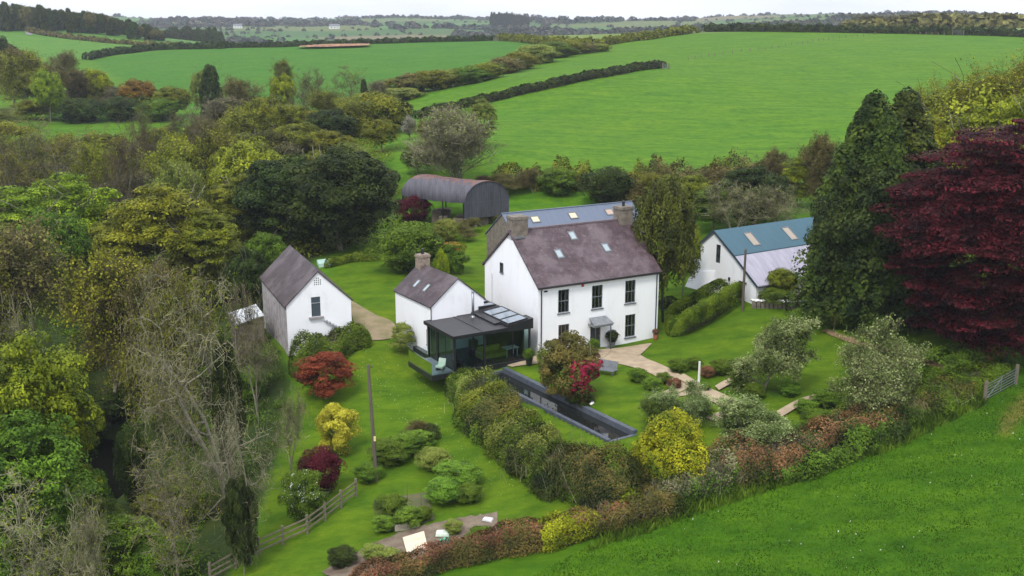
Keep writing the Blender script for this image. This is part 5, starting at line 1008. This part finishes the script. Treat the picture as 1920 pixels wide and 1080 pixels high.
def blobs(name, X, Y, rad, hh, mat, seed, label):
    r = np.random.default_rng(seed); z = Z(X, Y); per = 16; V, nn = [], []
    for k in range(per):
        d = r.normal(0, 1, (len(X), 3)); d /= np.linalg.norm(d, axis=1)[:, None]; d[:, 2] = np.abs(d[:, 2]); V.append(np.c_[X+d[:, 0]*rad*.8, Y+d[:, 1]*rad*.8, z+d[:, 2]*hh*.85]); nn.append(d+[0, 0, .3])
    C_ = np.concatenate(V); s_ = np.tile(rad, per)*.95; r2 = np.random.default_rng(seed+1); V = cards(r2, C_, np.concatenate(nn), s_, .8, .5)
    return tag(link(bpy.data.objects.new(name, npmesh(name, V, quadsF(len(C_)), mat))), label, 'woodland', kind='stuff')
sz_ = np.where(wd, r.uniform(5, 9, len(Xf)), r.uniform(2.2, 4.4, len(Xf))); half = r.random(len(Xf)) < .55
blobs('far_woodland', Xf[half], Yf[half], sz_[half], sz_[half]*1.1, leafmat('far_wood_dark', (.035,.052,.03), (.055,.075,.04), None, .05), 3, 'distant dark hedgerows and woods across the far hills')
blobs('far_woodland', Xf[~half], Yf[~half], sz_[~half], sz_[~half]*1.05, leafmat('far_wood_brown', (.075,.07,.045), (.10,.09,.06), None, .05), 4, 'distant brown hedgerows and woods across the far hills')
# skyline wood at the right, behind the top hedge
n_ = 1500; Yf = r.uniform(540, 680, n_); Xf = (r.uniform(.30, .62, n_))*Yf; s_ = r.uniform(3, 5.5, n_)
blobs('far_woodland', Xf, Yf, s_, s_*1.35*np.clip((Xf/Yf-.29)*14, .5, 1), LM['brown'], 5, 'brown wood along the right skyline')
n_ = 500; Yf = r.uniform(1300, 1420, n_); Xf = (r.uniform(.10, .42, n_))*Yf; s_ = r.uniform(5, 9, n_)
blobs('far_woodland', Xf, Yf, s_, s_*1.0, LM['dark'], 6, 'dark ridge wood on the skyline right of centre')
for i, (x_, Y_, w_, l_) in enumerate([(627,54,15,'white farmhouse far off on the opposite hillside'),(446,53,14,'long low white farm far away on the left hillside'),(1600,1500,8,'tiny pale house on the far right ridge')][:2]):
    o = thing('far_house', l_, 'house', G(x_, Y_, 700), .3)
    MB().box(-w_/2,-3.5,-2,w_/2,3.5,4.5).build('wall', WPAINT, o); rf = MB(); slab(rf, (-w_/2-.3,-4,4.3),(w_/2+.3,-4,4.3),(-w_/2-.3,0,7),(w_/2+.3,0,7),.2); slab(rf, (w_/2+.3,4,4.3),(-w_/2-.3,4,4.3),(w_/2+.3,.01,7),(-w_/2-.3,.01,7),.2); rf.build('roof', LEAD, o)
    for k in (-.3, 0, .3): MB().box(k*w_-.6,-3.56,1.2,k*w_+.6,-3.502,2.6).build('window', PANE, o)

# ------------------------------------------------------------------ rill, walls, furniture, posts, fences
def zg(x, y): return float(Z(x, y))
P0 = Vector((-.45, 81.9, 0)); P1 = Vector((8.35, 68.6, 0)); dv = (P1-P0).normalized(); nv = Vector((-dv.y, dv.x, 0))*-1   # towards the lower (viewer's left) side
ang = math.atan2(dv.y, dv.x); Lr = (P1-P0).length
rl = thing('rill', 'long narrow dark water rill with slate coping across the lawn', 'water feature', (P0.x, P0.y, -.25), ang)
SL = plain('slate_coping', (.10,.115,.14), (.06,.07,.09), 2.5, .5, bs=.6, bd=.03)
MB().box(0,-.35,-1.4,Lr,.02,.14).build('coping', SL, rl); MB().box(0,-2.50,-1.9,Lr,-2.2,-.04).build('kerb', SL, rl); MB().box(-.2,-2.45,-1.9,-.001,.0,-.1).build('end_wall', SL, rl); MB().box(Lr+.001,-2.45,-1.9,Lr+.25,.0,-.1).build('end_wall', SL, rl)
MB().add([(0,-2.199,-.26),(Lr,-2.199,-.26),(Lr,-.351,-.26),(0,-.351,-.26)],[(0,1,2,3)]).build('water_surface', WATER, rl)
pg = G(225, 880); X_, Y_ = pg.x, pg.y; pw = MB(); pw.add([(X_+7.5*math.cos(a)*(1+.22*math.sin(3*a)+.14*math.sin(7*a+1)), Y_+11*math.sin(a)*(1+.15*math.cos(2*a)+.12*math.sin(5*a)), pg.z+.35) for a in np.linspace(0, 6.283, 41)[:-1]], [tuple(range(40))]); tag(pw.build('water', POND_SHADE), kind='structure')  # dark sheet standing for the pond and the deep shade in its hollow
def pole(px, yt, yb, r_, label, mat, name='utility_pole', cat='pole', lean=(0, 0), extra=None):
    g = G(px, yb); top = aty(px, yt, g.y)[2]-g.z; o = thing(name, label, cat, g); MB().tube([(0,0,-.3),(lean[0]*.5,lean[1]*.5,top/2),(lean[0],lean[1],top)], [r_, r_*.9, r_*.75], 10).build('shaft', mat, o)
    if extra: extra(o, top)
    return o
def ex(o, top):
    MB().tube([(-.05,-.1,top-.12),(-.05,.1,top-.12)], .05, 6).build('insulator', BLACKM, o); MB().box(-.07,-.2,top*.36,.07,-.125,top*.36+.3).build('sign_plate', plain('yellow_plate', (.75,.65,.3), (.6,.5,.2), 4), o)
pole(706, 684, 903, .13, 'tall weathered utility pole on the lower lawn', POLE, lean=(-.3, 0), extra=ex)
pole(1392, 467, 583, .13, 'wooden utility pole in front of the white barn', POLE, extra=lambda o, t_: MB().tube([(-.1,0,t_-.1),(.1,0,t_-.1)], .07, 6).build('insulator', STEEL, o))
pole(1310, 678, 722, .10, 'slim white post standing at the crossing of the garden paths', WPAINT, 'post', 'post')
pole(1372, 668, 690, .06, 'short dark post on the lawn behind the tall apple tree', POLE, 'post', 'post') if False else None
pole(1558, 562, 585, .04, 'small white marker post by the stone wall', WPAINT, 'post', 'post')
for x_, a_, b_, l_ in ((764,905,940,'left-hand cane of the vegetable bed'),(748,935,962,'middle cane of the vegetable bed'),(790,925,962,'right-hand cane of the vegetable bed'),(704,935,985,'thin dark cane at the left corner of the vegetable bed')): pole(x_, a_, b_, .02, l_, POLE, 'garden_cane', 'cane')
for x_, a_, b_, l_ in ((367,72,88,'thin pole on the skyline of the left field'),(336,62,86,'thin pole by the far lane'),(255,66,84,'thin pole on the far left hill'),(150,62,82,'leftmost thin pole on the far left hill')): pole(x_, a_, b_, .1, l_, WOOD, 'utility_pole', 'pole')
# post and rail fence
def fence(name, label, pts, rails, ph, mat, n_posts, rr_=.05, pr=.07, cat='fence'):
    A = [G(*p) for p in pts]; Q_ = resample([(a.x, a.y) for a in A], n_posts) if len(pts) == 2 else np.array([(a.x, a.y) for a in A]); 
    if len(pts) > 2:
        P = np.array([(a.x, a.y) for a in A]); s = np.r_[0, np.cumsum(np.linalg.norm(np.diff(P, axis=0), axis=1))]; q = np.linspace(0, s[-1], n_posts); Q_ = np.c_[np.interp(q, s, P[:, 0]), np.interp(q, s, P[:, 1])]
    o = thing(name, label, cat, (Q_[0][0], Q_[0][1], zg(*Q_[0]))); o3 = Vector(o.location)
    for x, y in Q_: z = zg(x, y); MB().box(x-o3.x-pr, y-o3.y-pr, z-o3.z-.2, x-o3.x+pr, y-o3.y+pr, z-o3.z+ph).build('post', mat, o)
    for h in rails:
        mb = MB()
        for (x0, y0), (x1, y1) in zip(Q_[:-1], Q_[1:]): mb.beam(Vector((x0, y0-pr-.02, zg(x0, y0)+h))-o3, Vector((x1, y1-pr-.02, zg(x1, y1)+h))-o3, .04, rr_*2)
        mb.build('rail', mat, o)
    return o
fence('rail_fence', 'weathered wooden post and rail fence below the crimson bush', [(395,1092),(440,1068),(500,1035),(580,1000),(625,965),(668,932)], (.35,.7,1.05), 1.25, WOOD, 8)
fence('wire_fence', 'faint line of white fence posts crossing the big field', [(1290,113),(1345,104),(1410,96),(1480,86),(1560,74),(1640,66)], (), 1.0, WOOD, 30, pr=.09)
fence('wire_fence', 'short run of pale posts below the top hedge', [(1725,66),(1770,67)], (), 1.1, WOOD, 5, pr=.1)
def gate(label, a, b, h=1.15, name='field_gate', mat=None, nr=6):
    A, B_ = G(*a), G(*b); u = Vector((B_.x-A.x, B_.y-A.y, 0)); L_ = u.length; dz = (B_.z-A.z); o = thing(name, label, 'gate', A, math.atan2(u.y, u.x))
    for k in range(nr): z = .15+k*(h-.1)/(nr-1); MB().tube([(0,0,z),(L_,0,z+dz)], .028, 6).build('bar', mat or STEEL, o)
    for x in (0, L_/2, L_): MB().tube([(x,0,.1+dz*x/L_),(x,0,h+.1+dz*x/L_)], .03, 6).build('upright', mat or STEEL, o)
    MB().tube([(0,-.03,.15),(L_/2,-.03,h+dz/2)], .02, 6).build('brace', mat or STEEL, o)
    for x in (-.15, L_+.15): MB().box(x-.09,-.09,-.2,x+.09,.09,h+.35+(dz if x > 0 else 0)).build('gate_post', WOOD, o)
gate('galvanised steel field gate at the right end of the hedge', (1848,752), (1902,722))
gate('pale gate in the hedge at the top of the big field', (1786,66), (1806,67), 1.6)
gate('gate in the gap of the hedge below the top field', (1306,62), (1318,61), 1.6)
gate('small gap gate at the end of the left field crest hedge', (926,78), (934,78), 1.6)
gate('pale gate at the end of the hedge in the big field', (1243,130), (1253,130), 1.2)
# wall with white stones
r = random.Random(5); o = thing('stone_wall', 'low dark stone wall topped with white stones in front of the white barn', 'wall', G(1410, 577)); o3 = Vector(o.location)
pts = [G(x_, np.interp(x_, [1410, 1540], [577, 580])) for x_ in range(1410, 1546, 4)]; mb = MB()
for a_, b_ in zip(pts[:-1], pts[1:]): mb.beam(a_-o3+Vector((0,0,.25)), b_-o3+Vector((0,0,.25)), .4, .6)
mb.build('wall', STONE, o)
def rock(mb, c, s_, r):
    k = len(mb.v); d = [(1,0,0),(-1,0,0),(0,1,0),(0,-1,0),(0,0,1),(0,0,-1),(.6,.6,.6),(-.6,.6,.6),(.6,-.6,.6),(-.6,-.6,.6)]
    import itertools
    V = [Vector(c)+Vector((x*s_*r.uniform(.8,1.2), y*s_*r.uniform(.8,1.2), z*s_*.7*r.uniform(.8,1.2))) for x, y, z in d]
    mb.add(V, [(4,6,7),(4,8,6),(4,7,9),(4,9,8),(6,0,2),(6,2,7),(7,2,1),(7,1,9),(9,1,3),(9,3,8),(8,3,0),(8,0,6),(5,2,0),(5,1,2),(5,3,1),(5,0,3)])
for p in pts[::1]: mb = MB(); rock(mb, p-o3+Vector((r.uniform(-.1,.1), r.uniform(-.1,.1), .65)), r.uniform(.16,.28), r); mb.build('coping_stone', WPAINT, o)
o = thing('stone_edging', 'curve of small white stones around the low dark plant', 'edging', G(1108, 752)); o3 = Vector(o.location)
for k in range(14):
    p = G(1085+26*math.cos(-.5+k*.13), 750-7*math.sin(-1.1+k*.13)*1.2+2); mb = MB(); rock(mb, p-o3+Vector((0,0,.05)), .13, r); mb.build('stone', WPAINT, o)
# pots
def pot(px, py, label, ph, pr_, mat, plant, psz):
    g = G(px, py); o = thing('plant_pot', label, 'plant pot', g); MB().tube([(0,0,.09),(0,0,ph*.9+.09),(0,0,ph+.09)], [pr_*.72, pr_, pr_*1.08], 14).build('pot', mat, o)
    cm, tm, h0, w0 = PROTO['shrub']; c = link(bpy.data.objects.new('plant', cm), o); c.location = (0, 0, ph); c.scale = (psz/w0, psz/w0, psz/h0); c.material_slots[0].link = 'OBJECT'; c.material_slots[0].material = LM[plant]; return o
pot(992, 686, 'dark pot of green spikes at the corner of the glass room', .5, .3, BLACKM, 'mid', .9)
pot(1148, 652, 'round clipped ball plant in a pot right of the porch', .45, .28, LEAD, 'dark', 1.05)
pot(1229, 638, 'terracotta pot at the right corner of the farmhouse', .45, .22, TERRA, 'beech', .55)
o = thing('garden_bench', 'grey slatted garden lounger right of the red-flowered bush', 'bench', G(1133, 702), -.5)
for k in range(7): MB().box(-.85+k*.02,-.36+k*.11,.40,.85+k*.02,-.27+k*.11,.44).build('seat_slat', LEAD, o)
MB().hexa([(-.85,.42,.42),(.85,.42,.42),(.85,.47,.42),(-.85,.47,.42),(-.85,.66,.95),(.85,.66,.95),(.85,.71,.95),(-.85,.71,.95)]).build('backrest', LEAD, o)
for x in (-.8,.75):
    for y in (-.32,.34): MB().box(x,y,-.02,x+.06,y+.06,.399).build('leg', LEAD, o)
# sand pit, toys and trough in the soil bed
def slabpoly(name, label, cat, px, mat, h=.06, lift=.09):
    P = [G(*p) for p in px]; c = sum(P, Vector())/len(P); o = MB(); n = len(P); V = [p-c+Vector((0,0,lift-.1)) for p in P]+[p-c+Vector((0,0,lift+h)) for p in P]
    o.add(V, [tuple(range(n)), tuple(range(2*n-1, n-1, -1))]+[(i, (i+1) % n, n+(i+1) % n, n+i) for i in range(n)]); return tag(o.build(name, mat, loc=c), label, cat)
slabpoly('sand_pit', 'pale square of sand in the soil bed', 'sand pit', [(755,1012),(795,1000),(802,1030),(765,1047)], SAND)
slabpoly('plank', 'pale plank lying left of the sand square', 'plank', [(696,1035),(702,1032),(708,1050),(703,1056)], plain('pale_plank', (.6,.5,.35), (.5,.4,.28), 3), .05)
for i, (x_, y_, c_, s_, l_) in enumerate([(830,1005,(.65,.75,.62),.42,'white-green plastic box in the soil bed'),(836,1018,(.05,.5,.33),.36,'turquoise plastic tray beside the white-green box'),(853,986,(.6,.2,.28),.3,'pink fabric heap in the soil bed'),(858,1014,(.55,.25,.22),.24,'small red-pink object near the dry hedge'),(915,978,(.7,.7,.7),.32,'white plastic sack at the right end of the soil bed')]):
    g = G(x_, y_); mb = MB(); s2_ = s_*.7; mb.hexa([(-s_,-s2_,0),(s_,-s2_,0),(s_,s2_,0),(-s_,s2_,0),(-s_*.85,-s2_*.8,s_*.5),(s_*.85,-s2_*.85,s_*.45),(s_*.8,s2_*.8,s_*.6),(-s_*.85,s2_*.8,s_*.5)])
    o = mb.build(['storage_box','plastic_tray','fabric_heap','toy','sack'][i], plain('coloured_plastic', c_, tuple(v*.8 for v in c_), 5, .5), loc=g+Vector((0,0,.07))); o.rotation_euler = (0,0,i*.7); tag(o, l_, ['box','tray','fabric','toy','sack'][i]); bv = o.modifiers.new('soft', 'BEVEL'); bv.width = .05; bv.segments = 2
g = G(762, 990); o = thing('stone_trough', 'pale stone trough in front of the large-leaved plants', 'trough', g, .3); MB().box(-.75,-.3,0,.75,.3,.08).box(-.75,-.3,.08,.75,-.22,.4).box(-.75,.22,.08,.75,.3,.4).box(-.75,-.22,.08,-.67,.22,.4).box(.67,-.22,.08,.75,.22,.4).build('basin', plain('trough_stone', (.40,.36,.27), (.26,.23,.17), 4, .9), o)
g = G(212, 782); mb = MB(); mb.hexa([(-.35,-.2,-.2),(.35,-.2,-.2),(.3,.2,-.2),(-.3,.2,-.2),(-.1,-.1,1.7),(.3,-.1,1.9),(.25,.1,1.9),(-.05,.1,1.6)]); tag(mb.build('standing_stone', STONEW, loc=g), 'pale upright stone above the shaded hollow in the wood', 'stone')
g = G(606, 498); o = tag(slabpoly('garden_cover', 'pale turquoise netting cover in the yard garden behind the outbuilding', 'garden cover', [(594,494),(618,491),(622,499),(598,502)], plain('turquoise_net', (.35,.6,.5), (.5,.6,.55), 3), .3)) 

# ------------------------------------------------------------------ grass tufts and small flowers
r = np.random.default_rng(9)
def tufts(name, poly, n, h, w_, mat, label, seed, cat='grass', lift=0):
    X, Y = scatter_poly(poly, n, seed); r = np.random.default_rng(seed); z = Z(X, Y); n = len(X); a = r.uniform(0, 6.283, n); hh = h*r.uniform(.5, 1.4, n); dx = np.cos(a)*w_; dy = np.sin(a)*w_; lx = r.normal(0, .35, n)*hh; ly = r.normal(0, .35, n)*hh
    V = np.stack([np.c_[X-dx, Y-dy, z-.02], np.c_[X+dx, Y+dy, z-.02], np.c_[X+lx+dx*.2, Y+ly+dy*.2, z+hh], np.c_[X+lx-dx*.2, Y+ly-dy*.2, z+hh]], 1).reshape(-1, 3)
    return tag(link(bpy.data.objects.new(name, npmesh(name, V, quadsF(n), mat))), label, cat, kind='stuff')
FV = gp((1000,1079),(1180,985),(1500,880),(1850,745),(1990,690))+[(32, 46), (-1, 46)]
GRS = leafmat('grass_blades', (.070,.165,.005), (.11,.22,.010), None, .3); GRL = leafmat('lawn_blades', (.12,.26,.015), (.16,.30,.03), None, .3)
tufts('grass', FV, 55000, .07, .04, GRS, 'longer pasture grass in the bottom field', 21)
LV = gp((560,1085),(470,1060),(560,920),(575,760),(700,660),(880,780),(1110,960))
0 and tufts('grass', LV, 40000, .07, .05, GRL, 'mown lawn grass below the outbuilding', 22)
LV2 = gp((1030,720),(1160,690),(1240,740),(1180,790)); 0 and tufts('grass', LV2, 9000, .06, .05, GRL, 'lawn grass beside the rill', 23)
LV3 = gp((1250,640),(1400,600),(1560,640),(1690,700),(1560,740),(1420,690)); 0 and tufts('grass', LV3, 20000, .09, .05, GRL, 'orchard grass below the white barn', 24)
HV = gp((1100,1035),(1300,970),(1500,905),(1700,835),(1850,760),(1850,735),(1700,795),(1500,868),(1300,935),(1180,975)); tufts('grass', HV, 16000, .4, .05, LM['mid'], 'rank grass along the field side of the boundary hedge', 25)
tufts('daisies', gp((660,700),(700,640),(745,640),(800,720),(1000,930),(900,930)), 420, .03, .03, WPAINT, 'tiny white daisies in the lower lawn', 27, 'flowers'); tufts('daisies', FV, 110, .06, .06, WPAINT, 'scattered pale daisies in the bottom field', 26, 'flowers')

# ------------------------------------------------------------------ haze
hm = bpy.data.materials.new('haze_air'); hm.use_nodes = True; t = hm.node_tree; t.nodes.remove(t.nodes['Principled BSDF'])
pv = N(t, 'ShaderNodeVolumePrincipled'); pv.inputs['Color'].default_value = (.80,.86,.96,1); pv.inputs['Density'].default_value = .00013; pv.inputs['Anisotropy'].default_value = .1
t.links.new(pv.outputs[0], t.nodes['Material Output'].inputs['Volume'])
hz = MB().box(-3200, -60, -70, 3200, 3750, 160).build('haze', hm); tag(hz, kind='stuff')
